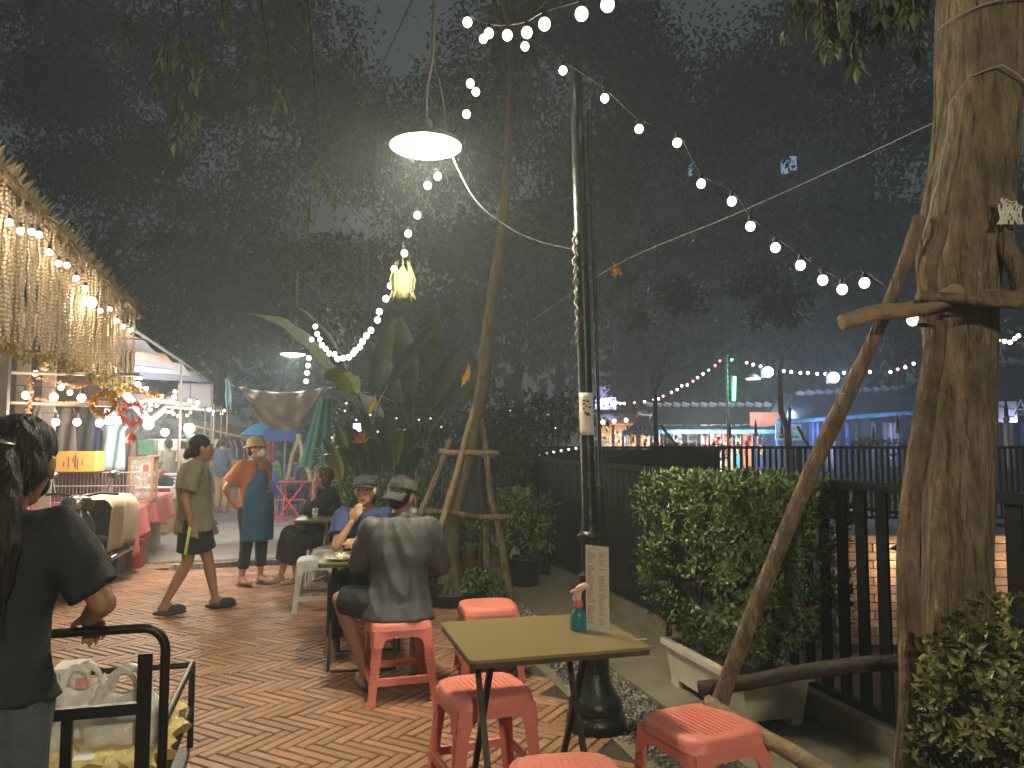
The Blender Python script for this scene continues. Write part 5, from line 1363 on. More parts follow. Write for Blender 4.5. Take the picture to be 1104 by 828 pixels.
c = qs(-1.98,10.6,0); b = MB(); b.box((c.x,c.y,.16), (.3,.5,.32), R(15)); b.box((c.x,c.y,.335), (.34,.54,.03), R(15)); tag(b.build('red_crate', M['redpl']), 'dark red crate at the foot of the pink counter', 'crate')
def cardbox(label, c, d, rz, m, grp='cartons on the stalls'):
    t = thing('cardboard_box', label, 'box', c, grp); b = MB(); b.box(c+V((0,0,d[2]/2)), d, rz); b.build('carton', M[m], t); ex, ey = r2(rz)
    b = MB(); o_ = c - ey*(d[1]/2+.002)
    for k in range(5): b.obox(o_ + ex*(-.1+.06*k)*d[0]/.6 + V((0,0,d[2]*(.35+.1*(k%3)))), ex*.006, ey*.001, (0,0,d[2]*.12*(1+(k%2)*1.3)))
    b.obox(o_ + ex*d[0]*.08 + V((0,0,d[2]*.5)), ex*.008, ey*.001, (0,0,d[2]*.34)); b.build('marks', M['inkdark'], t)
    return t
p = at(83,508,9.4); cardbox('yellow brown carton with printed marks on the wire rack', V((p.x,p.y,1.18)), (.52,.3,.24), R(6), 'cardyel')
c = at(115,517,9.5); t = thing('wire_rack', 'long pale wire rack on the pink counter', 'rack', V((c.x,c.y,.76)))
b = MB()
for z in (.80,1.0,1.165): b.tube([at(62,500,9.5)*1+V((0,0,0)), at(62,500,9.5)], .001, 3) if False else b.tube([V((at(62,500,9.4).x,9.35,z)), V((at(150,500,9.6).x,9.85,z-.02))], .010, 6)
for k in range(30): x = at(62,500,9.4).x + k*.034*1.03; b.tube([V((x,9.36+k*.017,.80)), V((x,9.36+k*.017,1.16))], .004, 4)
b.build('frame', M['postm'], t)
c = at(115,526,9.9); c.z = .765; b = MB(); b.lathe(c, [(.06,0),(.10,.05),(.15,.10),(.155,.105),(.10,.055),(.02,.015)], 24); tag(b.build('steel_bowl', M['tin']), 'shiny steel bowl on the pink counter', 'bowl')
p = at(154,523,10.3); t = thing('glass_cabinet', 'small wooden framed glass cabinet on the corner of the pink counter', 'cabinet', V((p.x,p.y,.76)))
cx, cy = p.x, p.y; Wc, Dc, Hc = .28,.24,.56; o_ = V((cx,cy,.765)); ex, ey = r2(R(12))
b = MB()
for sx in (-1,1):
    for sy in (-1,1): b.obox(o_+ex*sx*(Wc/2)+ey*sy*(Dc/2)+V((0,0,Hc/2)), ex*.016, ey*.016, (0,0,Hc/2))
for z in (0.012,Hc): b.obox(o_+V((0,0,z)), ex*(Wc/2+.02), ey*(Dc/2+.02), (0,0,.014))
b.build('frame', M['wood'], t)
for z in (.2,.38): b = MB(); b.obox(o_+V((0,0,z)), ex*(Wc/2-.01), ey*(Dc/2-.01), (0,0,.004)); b.build('shelf', M['white'], t)
b = MB(); b.obox(o_-ey*(Dc/2)+V((0,0,Hc/2)), ex*(Wc/2-.016), ey*.002, (0,0,Hc/2-.02)); b.build('pane', M['glass'], t)
b = MB(); b.obox(o_+ex*.06-ey*(Dc/2+.004)+V((0,0,.42)), ex*.035, ey*.0012, (0,0,.045)); b.build('sticker', M['redtin'], t)
random.seed(64)
for k in range(6):
    c = o_ + ex*random.uniform(-.08,.08) + V((0,0,(.028,.206,.386)[k%3])); b = MB(); b.lathe(c, [(.035,0),(.04,.05),(.02,.07),(.018,.085)], 10)
    tag(b.build('snack_jar', M[['pinkbox','torange','rice'][k%3]]), ['pink jar on the bottom shelf','orange jar on the middle shelf','cream jar on the top shelf'][k%3]+' of the glass cabinet', 'jar', 'jars in the glass cabinet')
c = at(160,483,11.4); b = MB(); b.box(c, (.22,.22,.2), .2); b.box(c+V((0,0,.11)), (.24,.24,.03), .2); tag(b.build('green_tub', mat('mint tub', (.20,.50,.38), .5)), 'mint green tub above the glass cabinet', 'tub')
# motorcycle under a beige sheet
mc = V((-4.42,8.15,0)); MR = R(-80)
t = thing('motorcycle', 'dark scooter parked by the pink counter, beige sheet over its seat', 'motorcycle', mc, None, 0); t.rotation_euler = (0,0,MR)
# local frame: +x is the front
def wheel(x):
    b = MB(); 
    def tor(u, v): a, c_ = u*2*math.pi, v*2*math.pi; return V((x+(.235+.045*math.cos(c_))*math.cos(a), .045*math.sin(c_), .28+(.235+.045*math.cos(c_))*math.sin(a)))
    b.grid(tor, 32, 10, 0); w = b.build('tyre', M['blackpl'], t); b = MB()
    b.tube([(x,-.04,.28),(x,.04,.28)], .03, 10)
    for k in range(6): a = k*math.pi/3; b.tube([(x,0,.28),(x+.2*math.cos(a),0,.28+.2*math.sin(a))], .010, 6)
    b.build('rim', M['chrome'], w)
wheel(.62); wheel(-.60)
b = MB(); b.sphere((.38,0,.62), (.12,.17,.28), 14, 10); b.sphere((.05,0,.38), (.32,.14,.09), 14, 10); b.sphere((-.38,0,.60), (.36,.13,.17), 14, 10); b.sphere((.62,0,.55), (.16,.07,.06), 12, 8); b.sphere((.36,0,.92), (.12,.16,.09), 14, 10); b.build('fairing', mat('dark glossy fairing', (.02,.02,.025), .2, coat=.6), t)
b = MB(); b.tube([(.62,.06,.28),(.44,.06,.80),(.36,.03,.95)], .02, 8); b.tube([(.62,-.06,.28),(.44,-.06,.80)], .02, 8); b.build('fork', M['chrome'], t)
b = MB(); b.tube([(.24,-.34,1.0),(.32,-.2,1.02),(.34,0,.98),(.32,.2,1.02),(.24,.34,1.0)], .013, 8); b.build('handlebar', M['steel'], t)
for sy in (-1,1):
    b = MB(); b.tube([(.29,sy*.24,1.02),(.27,sy*.28,1.16)], .006, 6); b.sphere((.26,sy*.30,1.20), (.018,.065,.045), 12, 8); b.build('mirror', M['chrome'], t)
b = MB(); b.sphere((.46,0,.93), (.035,.075,.075), 14, 10); b.build('headlight', M['chrome'], t)
b = MB(); b.tube([(-.2,.14,.28),(-.75,.17,.34)], [.03,.05], 10); b.build('exhaust', M['chrome'], t)
b = MB()
def shc(u, v):
    x = .10 - 1.0*u; y = (v-.5)*1.15; k = abs(y); z = .93 + .05*math.sin(u*3.1) - .03*u - .02*math.sin(v*16)*k
    if k > .17: z -= (k-.17)*1.35
    yy = max(-.23, min(.23, y)) + .035*math.sin(u*14+v*4)*min(1,k*3); 
    if u > .86: z -= (u-.86)*2.0
    return V((x*(1 if u < .95 else .99), yy, max(z, .34+.05*math.sin(u*7))))
b.grid(shc, 40, 30, .006); b.v = [Matrix.Rotation(MR,3,'Z') @ v + mc for v in b.v]; tag(b.build('beige_sheet', M['beige']), 'creased beige sheet thrown over the scooter seat', 'sheet')

# ------------------------------------------------------------------ striped awning and the row beyond
t = thing('striped_awning', 'long pale pink and blue awning stretched over the left row of stalls', 'awning', qs(-4,13,0))
cm = ['cloth1','cloth2','cloth1','cloth2','cloth3','cloth2']
for k in range(6):
    t0 = 9.0 + k*1.6; b = MB()
    def aw(u, v, t0=t0): return st(-1.92 - 5.2*u, t0 + 1.6*v, 2.84 + .42*u - .06*math.sin(math.pi*v) - .03*math.sin(u*9+k))
    b.grid(aw, 24, 8, .006); b.build('canopy_panel', M[cm[k]], t)
    b = MB(); b.tube([st(-1.90,t0,2.85), st(-7.1,t0,3.27)], .02, 6); b.build('rib', M['postm'], t)
b = MB(); b.tube([st(-1.90,8.9,2.85), st(-1.90,18.7,2.85)], .022, 8); b.tube([st(-4.4,8.9,3.05), st(-4.4,18.7,3.05)], .02, 8); b.build('rib', M['postm'], t)
for q in (13.8,18.6):
    b = MB(); b.tube([st(-1.92,q,0), st(-1.92,q,2.85)], .022, 8); b.build('post', M['postm'], t)
b = MB()
def vl(u, v): return st(-1.95-.7*u, 18.62, 2.84-.62*v*(1-.5*u)+.05*math.sin(u*12)*v)
b.grid(vl, 24, 6, .006); b.build('end_cloth', M['cloth3'], t)
b = MB()
for k in range(5): b.tube([at(243,408,17.5)+V((.02*k,0,0)), at(245+k,425,17.5)+rv(.05), at(246+k,440,17.5)+rv(.08)], [.02,.035,.015], 6)
tag(b.build('tied_cloth', mat('teal rag', (.25,.48,.48), .8)), 'teal rag tied to the corner of the striped awning', 'rag')
for i, (s_, t_) in enumerate(((-3.0,12.6),(-3.4,15.6),(-4.6,17.4))):
    p = st(s_,t_,2.70); q = thing('tube_light', ['white tube light under the first bays of the awning','white tube light under the middle of the awning','white tube light near the far end of the awning'][i], 'tube light', p, 'tube lights under the awning')
    g = MB(); g.tube([p-S*.55, p+S*.55], .02, 8); g.build('tube', E_tube, q); g = MB(); g.tube([p-S*.58+V((0,0,.04)), p+S*.58+V((0,0,.04))], .022, 6); g.build('housing', M['postm'], q)
    lamp('awning_light', p-V((0,0,.35)), (26,42,50)[i], ((1,.86,.72),(.86,.90,1),(.90,.92,1))[i], .2)
c = at(204,462,13.0); t = thing('hanging_bulb', 'bright bulb with a green shade hanging under the awning', 'bulb', c)
b = MB(); b.sphere(c, .085, 14, 10); b.build('globe', emis('globe glow',(1,.93,.75),9), t); b = MB(); b.lathe(c-V((0,0,.17)), [(.09,0),(.11,.05),(.05,.09)], 14); b.tube([c+V((0,0,.08)), c+V((0,0,.75))], .006, 5); b.build('cap', M['green'], t)
lamp('globe_light', c+V((.25,-.2,0)), 18, (1,.85,.65), .1)
c = at(178,466,12.5); b = MB(); b.sphere(c, .06, 14, 10); tag(b.build('glow_bulb', emis('globe glow',(1,.93,.75),9)), 'bright bulb left of the green shaded one', 'bulb')
p = at(202,483,20); t = thing('banner', 'pink and red banner with rows of pale writing hung above the far goods', 'banner', p)
b = MB(); b.box(p, (1.9,.02,.46), .2); b.build('cloth', mat('pale pink banner', (.62,.34,.32), .8), t); b = MB(); b.box(p-V((0,.02,.24)), (1.92,.02,.06), .2); b.build('hem', M['redpl'], t)
b = MB()
for r_ in range(3):
    for k in range(16):
        if random.random() < .8: b.box(p+V((-.8+k*.105,-.03-.0+(-.8+k*.105)*.2,.13-.12*r_)), (.06,.01,.05), .2)
b.build('writing', M['white'], t)
for i, (s_, z_, lb) in enumerate(((-2.2,2.42,'warm bulbs strung along the outer edge under the awning'),(-3.1,2.36,'second line of warm bulbs deeper under the awning'),(-4.3,2.5,'innermost line of warm bulbs under the awning'))):
    festoon(lb, [st(s_+.12*math.sin(k*1.3), 10.5+.62*k, z_-.16*abs(math.sin(k*.9))) for k in range(22)], r=.036, em=E_warm, up=.07, group='bulb strings under the awning')
t = thing('far_awning', 'pale far awning with bulbs continuing beyond the striped one', 'awning', qs(-4,21,0))
for k in range(4):
    t0 = 19.0+k*1.9; b = MB(); b.grid(lambda u, v, t0=t0: st(-2.1-4.6*u, t0+1.8*v, 2.50+.3*u-.08*math.sin(math.pi*v)), 16, 6, .008); b.build('canopy_panel', M[['cloth1','cloth3','card','cloth2'][k]], t)
    b = MB(); b.tube([st(-2.1,t0,0), st(-2.1,t0,2.5)], .025, 6); b.build('post', M['postm'], t)
lamp('far_awning_light', st(-3.4,21,2.1), 45, (1,.82,.6), .2); lamp('far_awning_light', st(-3.4,25,2.1), 45, (1,.82,.6), .2)
# goods tables along the row
GT = 'goods tables along the left row'
random.seed(66)
for i, (s_, t_, L_, lb) in enumerate(((-2.9,14.9,.95,'first goods table beyond the pink counter, white cloth with red edge'),(-3.0,17.4,.95,'second goods table, beyond the one with the red edge'),(-3.1,20.2,1.1,'third goods table near the far end of the row'),(-3.4,23.2,1.2,'farthest goods table of the left row'))):
    c = qs(s_,t_,0); t = thing('goods_table', lb, 'table', c, GT)
    b = MB(); b.obox(c+V((0,0,.38)), S*.80, U*L_, (0,0,.36)); b.build('base', M['card'], t)
    b = MB(); b.obox(c+V((0,0,.755)), S*.85, U*(L_+.04), (0,0,.018)); b.obox(c+S*.855+V((0,0,.66)), S*.004, U*(L_+.03), (0,0,.10)); b.build('cloth', M['white'], t)
    b = MB(); b.obox(c-U*(L_+.05)+V((0,0,.60)), S*.85, U*.006, (0,0,.16)); b.build('front_cloth', M['redpl'] if i == 0 else M['white'], t)
    for k in range(16):
        p = c + S*random.uniform(-.7,.75) + U*random.uniform(-L_*.9,L_*.9) + V((0,0,.775)); m = random.choice(['white','pinkbox','bluecl','cloth2','torange','tblack','foam','redpl','card']); h_ = random.uniform(.05,.16)
        b = MB(); b.box(p+V((0,0,h_/2)), (random.uniform(.12,.28), random.uniform(.1,.2), h_), random.uniform(0,3)); b.sphere(p+V((0,0,h_)), (.09,.07,.05), 8, 6); tag(b.build('goods_pack', M[m]), 'wrapped goods pack heaped on the tables of the left row', 'pack', 'goods heaped on the left row tables')
c = at(190,520,14.1); cardbox('brown carton standing in front of the first goods table', V((c.x-.1,13.75,.0)), (.5,.4,.52), R(15), 'card')
c = at(193,505,14); t = thing('price_sign', 'white price card with blue writing on the front of the first goods table', 'sign', V((c.x,13.72,.72)))
b = MB(); b.box((c.x,13.72,.86), (.26,.008,.24), R(15)); b.build('card', M['white'], t); b = MB()
for k in range(3): b.box((c.x,13.712,.92-.06*k), (.17-.03*k,.006,.022), R(15))
b.build('writing', M['bluecl'], t)
# far lane: dark roofs, clothes racks, people
c = at(262,470,26); t = thing('far_stall', 'far stall with a rusty brown lean-to roof at the end of the lane', 'market stall', V((c.x,26,0)))
b = MB(); b.grid(lambda u, v: V((c.x-1.6+2.4*u, 24.5+3*v, 2.15-.55*u+.1*v)), 10, 6, .04); b.build('roof', M['wood'], t)
for x in (-1.5,.7): b = MB(); b.tube([V((c.x+x,24.6,0)), V((c.x+x,24.6,2.0-(x>0)*.45))], .03, 8); b.build('post', M['wood'], t)
GC = 'clothes on the rack down the lane'
for k in range(9):
    c = at(238+k*2.6,492,19.5+k*.1); b = MB(); b.grid(lambda u, v, c=c: c+V(((u-.5)*.30*(1 if v > .2 else .4+3*v), .04*math.sin(u*9)+.1*u, .42-.85*v)), 8, 8, .02)
    tag(b.build('hanging_garment', M[['tblack','tblue','pinkbox','jeans','white'][k%5]]), ['black','navy','pink','denim','white'][k%5]+' garment hanging on the rack down the lane', 'garment', GC)
random.seed(68)
bgperson('vendor in pale shirt standing behind the pink counter', (-5.6,10.9,0), R(-150), 'white')
bgperson('shopper in cream top and pink hat at the goods tables', (at(205,500,15.2).x,15.2,0), R(20), 'beige', hatm='pink')
bgperson('shopper in pale blue at the goods tables', (at(197,500,17.2).x,17.2,0), R(10), 'rooflight')
bgperson('shopper in yellow top farther along the goods tables', (at(181,500,16.2).x,16.2,0), R(50), 'beige')
bgperson('person in navy standing at the clothes rack down the lane', (at(240,500,16.5).x,16.5,0), R(-10), 'jeans', lower='card')
bgperson('far person in dark top at the end of the lane', (at(226,500,21).x,21,0), R(160), 'tblack')
bgperson('person in white hat sitting on a green chair', (at(291,500,20.3).x,20.3,0), R(10), 'white', sit=True, hatm='white')
bgperson('diner in blue shirt sitting with back turned beyond the red table', (at(318,500,17.2).x,17.2,0), R(-10), 'tblue', sit=True)
bgperson('diner in grey blue top facing the one in blue', (at(330,500,17.0).x,17.0,0), R(70), 'jeans', sit=True)
bgperson('far diner in red among the green chairs', (at(281,500,22).x,22,0), R(30), 'torange', sit=True)
# chairs
def make_chair(label, loc, rz, m, group):
    t = thing('plastic_chair', label, 'chair', loc, group, 0); t.rotation_euler = (0,0,rz)
    b = MB(); b.grid(lambda u, v: V(((u-.5)*.44, (v-.5)*.42, .44-.02*math.sin(math.pi*u)*math.sin(math.pi*v))), 10, 8, .012); b.build('seat', M[m], t)
    b = MB()
    for k in range(5): x = -.17+.085*k; b.tube([(x,-.21,.44),(x*1.02,-.27,.86)], .016, 6)
    pts_ = [(-.23,-.20,.44),(-.235,-.27,.80),(-.16,-.29,.90),(0,-.295,.92),(.16,-.29,.90),(.235,-.27,.80),(.23,-.20,.44)]; b.tube(pts_, .022, 8); b.build('backrest', M[m], t)
    for sx in (-1,1):
        b = MB(); b.tube([(sx*.235,-.24,.66),(sx*.26,-.05,.66),(sx*.25,.16,.64),(sx*.23,.19,.44)], .018, 8); b.build('armrest', M[m], t)
        for sy in (-1,1): b = MB(); b.tube([(sx*.20,sy*.19,.44),(sx*.24,sy*.24,0)], [.028,.018], 8); b.build('leg', M[m], t)
    return t
GG = 'bright green plastic chairs'; c = gnd(278,531)
ch = make_chair('bright green chair on the left of the far pair', (at(279,520,20.8).x,20.8,0), R(0), 'greenpl', GG)
dup(ch, 'bright green chair on the right, under the white hat', (at(293,520,20.4).x,20.4,0), R(12)); 
GB = 'blue plastic chairs'
cb = make_chair('blue chair nearest, left of the red folding table', (at(304,540,16.3).x,16.3,0), R(-40), 'bluepl', GB)
dup(cb, 'blue chair behind the red folding table', (at(322,530,17.4).x,17.4,0), R(15)); dup(cb, 'blue chair at the right of the red folding table', (at(338,530,17.0).x,17.0,0), R(60))
ex, ey = r2(R(10)); make_table('red folding table with crossed red legs beyond the seated woman', V((at(299,545,15.2).x,15.2,0)), ex, ey, .75, .6, .74, M['redm'], M['redm'], xs=(.15,.8))
t = thing('red_metal_frame', 'red crossed metal frame standing in front of the red table', 'frame', (at(312,545,14.8).x,14.8,0)); c = V((at(312,545,14.8).x,14.8,0)); b = MB()
for a in (-1,1): b.tube([c+V((-.25*a,0,.02)), c+V((.25*a,0,.70))], .018, 6); b.tube([c+V((-.28*a,.02,.42)), c+V((-.28*a,.02,0))], .014, 6)
b.tube([c+V((-.3,.02,.42)), c+V((.3,.02,.42))], .014, 6); b.build('tubes', M['redm'], t)
# brown tarp, green cloth, parasols
t = MB()
TY = 12.2
def tarp(u, v):
    x = -1 + 2*u; top = at(253+102*u, 417+2*math.sin(u*3.1), TY+.5*u); d = (1-abs(x)**3.0)*(.62+.08*x)*v + .06*math.sin(math.pi*u)
    belly = -.10*math.sin(math.pi*v)*(1-x*x); sh_ = .07*math.sin(13*(u+v*.7))*v + .05*math.sin(17*(u-v*.8)+1)*v + .04*math.sin(u*31)*(1-v)
    return top + V((-.0, belly + sh_ + .12*v*(1-x*x), -d)) + V(((.14*v)*(-x),0,0))
t.grid(tarp, 48, 22, .006); tag(t.build('brown_tarpaulin', M['tarp']), 'sagging brown tarpaulin strung across the lane above the chairs', 'tarpaulin')
wire('thin cord holding the left corner of the brown tarpaulin', [at(253,417,TY), at(243,409,17)], .006); wire('cord holding the right corner of the brown tarpaulin', [at(355,418,TY+.5), at(400,424,12), at(425,433,11.8)], .006)
b = MB()
def gc(u, v): r_ = .08+.12*v; a = u*2*math.pi; c = at(350-9*v,430,11.2); return V((c.x + r_*math.cos(a)*(1+.18*math.sin(9*a)), c.y + r_*math.sin(a)*(1+.18*math.sin(7*a)), 2.15-.98*v))
b.grid(gc, 70, 12, 0); tag(b.build('green_cloth', M['green']), 'gathered teal green cloth hanging right of the brown tarpaulin', 'cloth')
c = at(285,466,19); t = thing('cyan_parasol', 'bright cyan parasol half hidden behind the apron woman', 'parasol', V((c.x,19,0)))
b = MB(); b.lathe((c.x,19,0), [(.62,1.68),(.35,1.90),(.02,2.04)], 8, cap=False); b.build('canopy', M['cyancl'], t); b = MB(); b.tube([(c.x,19,0),(c.x,19,2.1)], .02, 8); b.build('pole', M['postm'], t)
c = at(302,468,17.6); t = thing('blue_canopy', 'square dark blue canopy with a hanging valance behind the brown tarpaulin', 'canopy', V((c.x,17.6,0)))
b = MB(); b.box((c.x,17.6,1.66), (.72,.02,.26)); b.box((c.x-.37,18.0,1.66), (.02,.8,.26)); b.box((c.x+.37,18.0,1.66), (.02,.8,.26)); b.build('valance', M['bluecl'], t)
b = MB(); b.loft([[V((c.x+x*k,18.0+y*k,z)) for x,y in ((-.37,-.41),(.37,-.41),(.37,.41),(-.37,.41))] for k,z in ((1,1.80),(.05,1.98))], True, smooth=False); b.build('top', M['bluecl'], t)
b = MB(); b.tube([(c.x,18,0),(c.x,18,1.95)], .025, 8); b.build('pole', M['postm'], t)
c = at(292,486,18.5); b = MB(); b.grid(lambda u, v: c+V(((u-.5)*.22,.03*math.sin(u*12),.28-.55*v)), 8, 8, .02); tag(b.build('hanging_garment', M['redpl']), 'dark red cloth hanging under the blue canopy', 'cloth')
for i,(x0,y0,x1,y1,lb) in enumerate(((306,522,323,468,'leaning timber prop beside the blue canopy'),(334,520,321,468,'timber prop crossing behind the diner in blue'),(352,505,366,445,'timber prop rising beside the green cloth'))):
    logobj(lb, at(x0,y0,16-i), at(x1,y1,16.2-i), .045,.04, 'logpale', group='timber props down the lane')
c = at(368,450,12); tree('slim tree behind the green cloth with fairy lights at its foot', (c.x,12.6,0), 4.2, (1.1,.9,.9), .07, 'leafdark', 1800, L=.16, W=.07, clumps=9)
random.seed(70)
P = [at(x+random.uniform(-3,3), y+random.uniform(-3,3), Y) for x,y,Y in ((371,436,10.8),(372,445,10.8),(392,456,10.9),(383,452,10.9),(398,448,10.9),(408,466,10.9),(430,452,10.8),(438,462,10.8),(452,455,10.8),(467,452,10.7),(473,463,10.7),(366,462,10.7),(360,470,10.7),(372,484,10.6))]
festoon('tiny pale fairy lights threaded through the banana bed', P, r=.013, em=E_dim, up=.01, group='fairy lights')
P = [at(x+random.uniform(-3,3), y+random.uniform(-3,3), Y) for x,y,Y in ((552,440,13),(558,447,13),(566,443,13),(572,452,13),(580,447,13),(586,455,13),(592,449,13),(597,458,13),(603,452,13))]
festoon('fairy lights in the dark bush left of the iron pole', P, r=.015, em=E_dim, up=.01, group='fairy lights', cols=[E_dim,E_grn,E_dim,E_warm])
c = at(387,461,11.5); b = MB(); b.box(c, (.16,.04,.12)); tag(b.build('small_sign', E_signw), 'small cold white light glowing among the banana leaves', 'light')
random.seed(71); b = MB(); c = at(392,475,8.3)
for k in range(14): b.leaf(c+rv(.03), V((random.uniform(-.8,.8),-.2,random.uniform(-.2,.9))), V((0,-1,0)), .13, .02, .2)
tag(b.build('orange_flower', M['torange']), 'orange spiky flower in the low broad leaves', 'flower')

# ------------------------------------------------------------------ lit tents beyond the fences
YT = 21.0
def tent(label, x0, x1, ye, yr, Y, valm='roofblue', roofm='roofblack', slant=0):
    """gabled market tent parallel to the picture; ye eave, yr ridge pixels"""
    a, b_ = at(x0,ye,Y), at(x1,ye-slant,Y); ra, rb = at(x0+18,yr,Y+2.2), at(x1-8,yr-slant*.6,Y+2.2)
    t = thing('market_tent', label, 'tent', V(((a.x+b_.x)/2,Y,0)), 'dark tents of the far market')
    g = MB()
    def rf(u, v): return a.lerp(b_,u).lerp(ra.lerp(rb,u), v) + V((0,0,-.12*math.sin(math.pi*v) - .04*abs(math.sin(u*math.pi*5))))
    g.grid(rf, 40, 8, .02); bk = [a+V((0,4.4,0)), b_+V((0,4.4,0))]
    g.grid(lambda u, v: bk[0].lerp(bk[1],u).lerp(ra.lerp(rb,u), v), 12, 6, .02); g.build('roof', M[roofm], t)
    g = MB(); g.tube([ra+V((0,0,.02)), ra.lerp(rb,.5), rb+V((0,0,.02))], .045, 6); g.build('ridge', M['postm'], t)
    for q in range(14): 
        g = MB(); f = (q+.5)/14; p = ra.lerp(rb,f); g.obox(p+V((0,-.1,-.05)), (.10,0,-.03), (0,.16,-.07), (0,0,.02)); g.build('roof_patch', M['cloth2'], t)
    g = MB(); g.grid(lambda u, v: a.lerp(b_,u)+V((0,-.01-.02*math.sin(u*90)*v,-.13*v+.02*abs(math.sin(u*40))*v)), 120, 3, .01); g.build('valance', M[valm], t)
    n = max(2, int((b_.x-a.x)/2.4)+1)
    for k in range(n):
        p = a.lerp(b_, k/(n-1)); g = MB(); g.tube([V((p.x,p.y+.05,0)), V((p.x,p.y+.05,p.z))], .035, 8); g.build('post', M['roofblue'], t)
    return t
tent('black gabled tent just right of the iron pole', 676, 838, 463, 436, YT)
tent('small lower tent wing in front of the black gabled tent', 672, 706, 464, 446, YT-1.2)
tent('long dark tent with a blue valance behind the big trunk', 838, 1004, 453, 424, YT, slant=12, roofm='roofnavy')
tent('dark blue striped tent at the right edge', 1000, 1150, 441, 396, YT-1.5, slant=14, roofm='roofnavy')
p0, p1, p2, p3 = at(826,447,22), at(846,423,24), at(888,420,24), at(868,444,22)
g = MB(); g.grid(lambda u, v: p0.lerp(p3,u).lerp(p1.lerp(p2,u), v)+V((0,0,-.05*math.sin(u*9))), 12, 8, .02); tag(g.build('pale_blue_awning', M['rooflight']), 'pale blue lit sheet between the two dark tents', 'awning')
g = MB(); p = at(826,455,21.6); g.box(p, (.9,.05,.55)); tag(g.build('coral_panel', mat('coral panel', (.60,.22,.14), .7)), 'lit coral coloured panel under the pale blue sheet', 'panel')
# stall fronts: hung goods and panels, all lit by lamps inside
random.seed(72)
rows = [(648,660,'card'),(662,676,'redbrick'),(677,686,'wood'),(690,701,'cardyel'),(703,712,'white'),(714,720,'torange'),(722,736,'green'),(740,752,'wallgrey'),(755,764,'rooflight'),(765,778,'white'),(778,790,'beige'),(792,799,'cyancl'),(800,812,'torange'),(814,822,'bluecl')]
t = None
for i, (x0, x1, m) in enumerate(rows):
    a, b_ = at(x0,452 if i > 3 else 456,YT+.7), at(x1,490,YT+.7); tt = thing('display_panel', 'lit panel of hung goods, number words aside, the '+['brown','brick red','dark wood','yellow','whitish','orange','teal green','dark grey','pale blue','broad white','beige','blue','coral','navy'][i]+' one in the far stalls', 'panel', V(((a.x+b_.x)/2,YT+.7,.6)), 'hung goods of the far stalls')
    tt['label'] = ['brown','brick red','dark wood','yellow','narrow whitish','narrow orange','teal green','dark grey','pale blue','broad white','beige','bright blue','coral','navy'][i] + ' panel of hung goods under the black tent'
    g = MB(); g.box(((a.x+b_.x)/2, YT+.7, 1.25), (b_.x-a.x-.02,.06,1.5)); g.cur = 1
    for k in range(14): g.box((random.uniform(a.x+.05,b_.x-.05), YT+.655, random.uniform(1.2,1.9)), (random.uniform(.05,.12),.02,random.uniform(.06,.16)))
    g.build('board', [M[m], M[random.choice(['white','pinkbox','cyancl','redpl','tblack','cardyel'])]], tt)
c0, c1 = at(700,440,23.4), at(1140,440,23.4); g = MB()
g.grid(lambda u, v: V((c0.x+(c1.x-c0.x)*u, 23.4+.05*math.sin(u*160), 2.3-2.3*v)), 260, 3, .02); tag(g.build('backdrop_cloth', mat('navy backdrop cloth', (.03,.04,.11), .8, var=.3)), 'long navy cloth closing the back of the far stalls', 'cloth')
t2 = [(872,884,'bluecl','navy'),(888,896,'wallgrey','grey'),(899,905,'cloth2','pale lilac'),(912,922,'bluecl','blue'),(926,938,'tblack','black'),(940,948,'jeans','denim'),(952,965,'wallgrey','dull grey'),(968,976,'cloth2','lilac striped'),(1070,1078,'cloth2','pale violet'),(1082,1089,'redpl','dark red'),(1092,1099,'beige','beige'),(1101,1112,'bluecl','dark blue')]
for x0, x1, m, nm in t2:
    a, b_ = at(x0,455,YT+random.uniform(0,1)), at(x1,490,YT); g = MB()
    g.grid(lambda u, v: V((a.x+(b_.x-a.x)*u, a.y+.05*math.sin(u*14), 2.05-1.3*v)), 14, 4, .02)
    tag(g.build('hanging_drape', M[m]), nm+' drape hanging under the long dark tents right of the coral panel', 'drape', 'drapes of the far stalls')
p = at(850,466,20); t = thing('shop_sign', 'pale grey sign board with rows of faint red and teal writing', 'sign', p)
g = MB(); g.box(p, (.66,.03,.42)); g.build('board', M['rooflight'], t); g = MB()
for r_, n_, zz in ((0,9,.09),(1,7,-.03)):
    for k in range(n_): g.box(p+V((-.26+k*.062,-.022,zz)), (.035,.006,.05 if r_ else .03))
g.build('writing', M['redm'], t); g = MB()
for k in range(8): g.box(p+V((-.24+k*.065,-.022,-.12)), (.045,.006,.07))
g.build('bold_writing', M['green'], t)
p = at(1086,444,18.5); t = thing('paper_sign', 'white sheet sign with a line of grey writing hanging at the right edge', 'sign', p)
g = MB(); g.box(p, (.46,.01,.50)); g.build('sheet', M['white'], t); g = MB()
for k in range(6): g.box(p+V((-.16+k*.06,-.008,.12-.01*k)), (.035,.004,.03)); g.box(p+V((.04+.02*k,-.008,-.12)), (.012,.004,.05))
g.build('writing', M['wallgrey'], t)
p = at(1101,440,18.2); g = MB(); 
for dx in (-1,1): g.tube([p+V((dx*.16,0,-.16)), p+V((0,0,.2))], .022, 5)
g.tube([p+V((-.09,0,-.02)), p+V((.09,0,-.02))], .018, 5); tag(g.build('letter_sign', M['white']), 'white letter A on the blue valance at the right edge', 'sign')
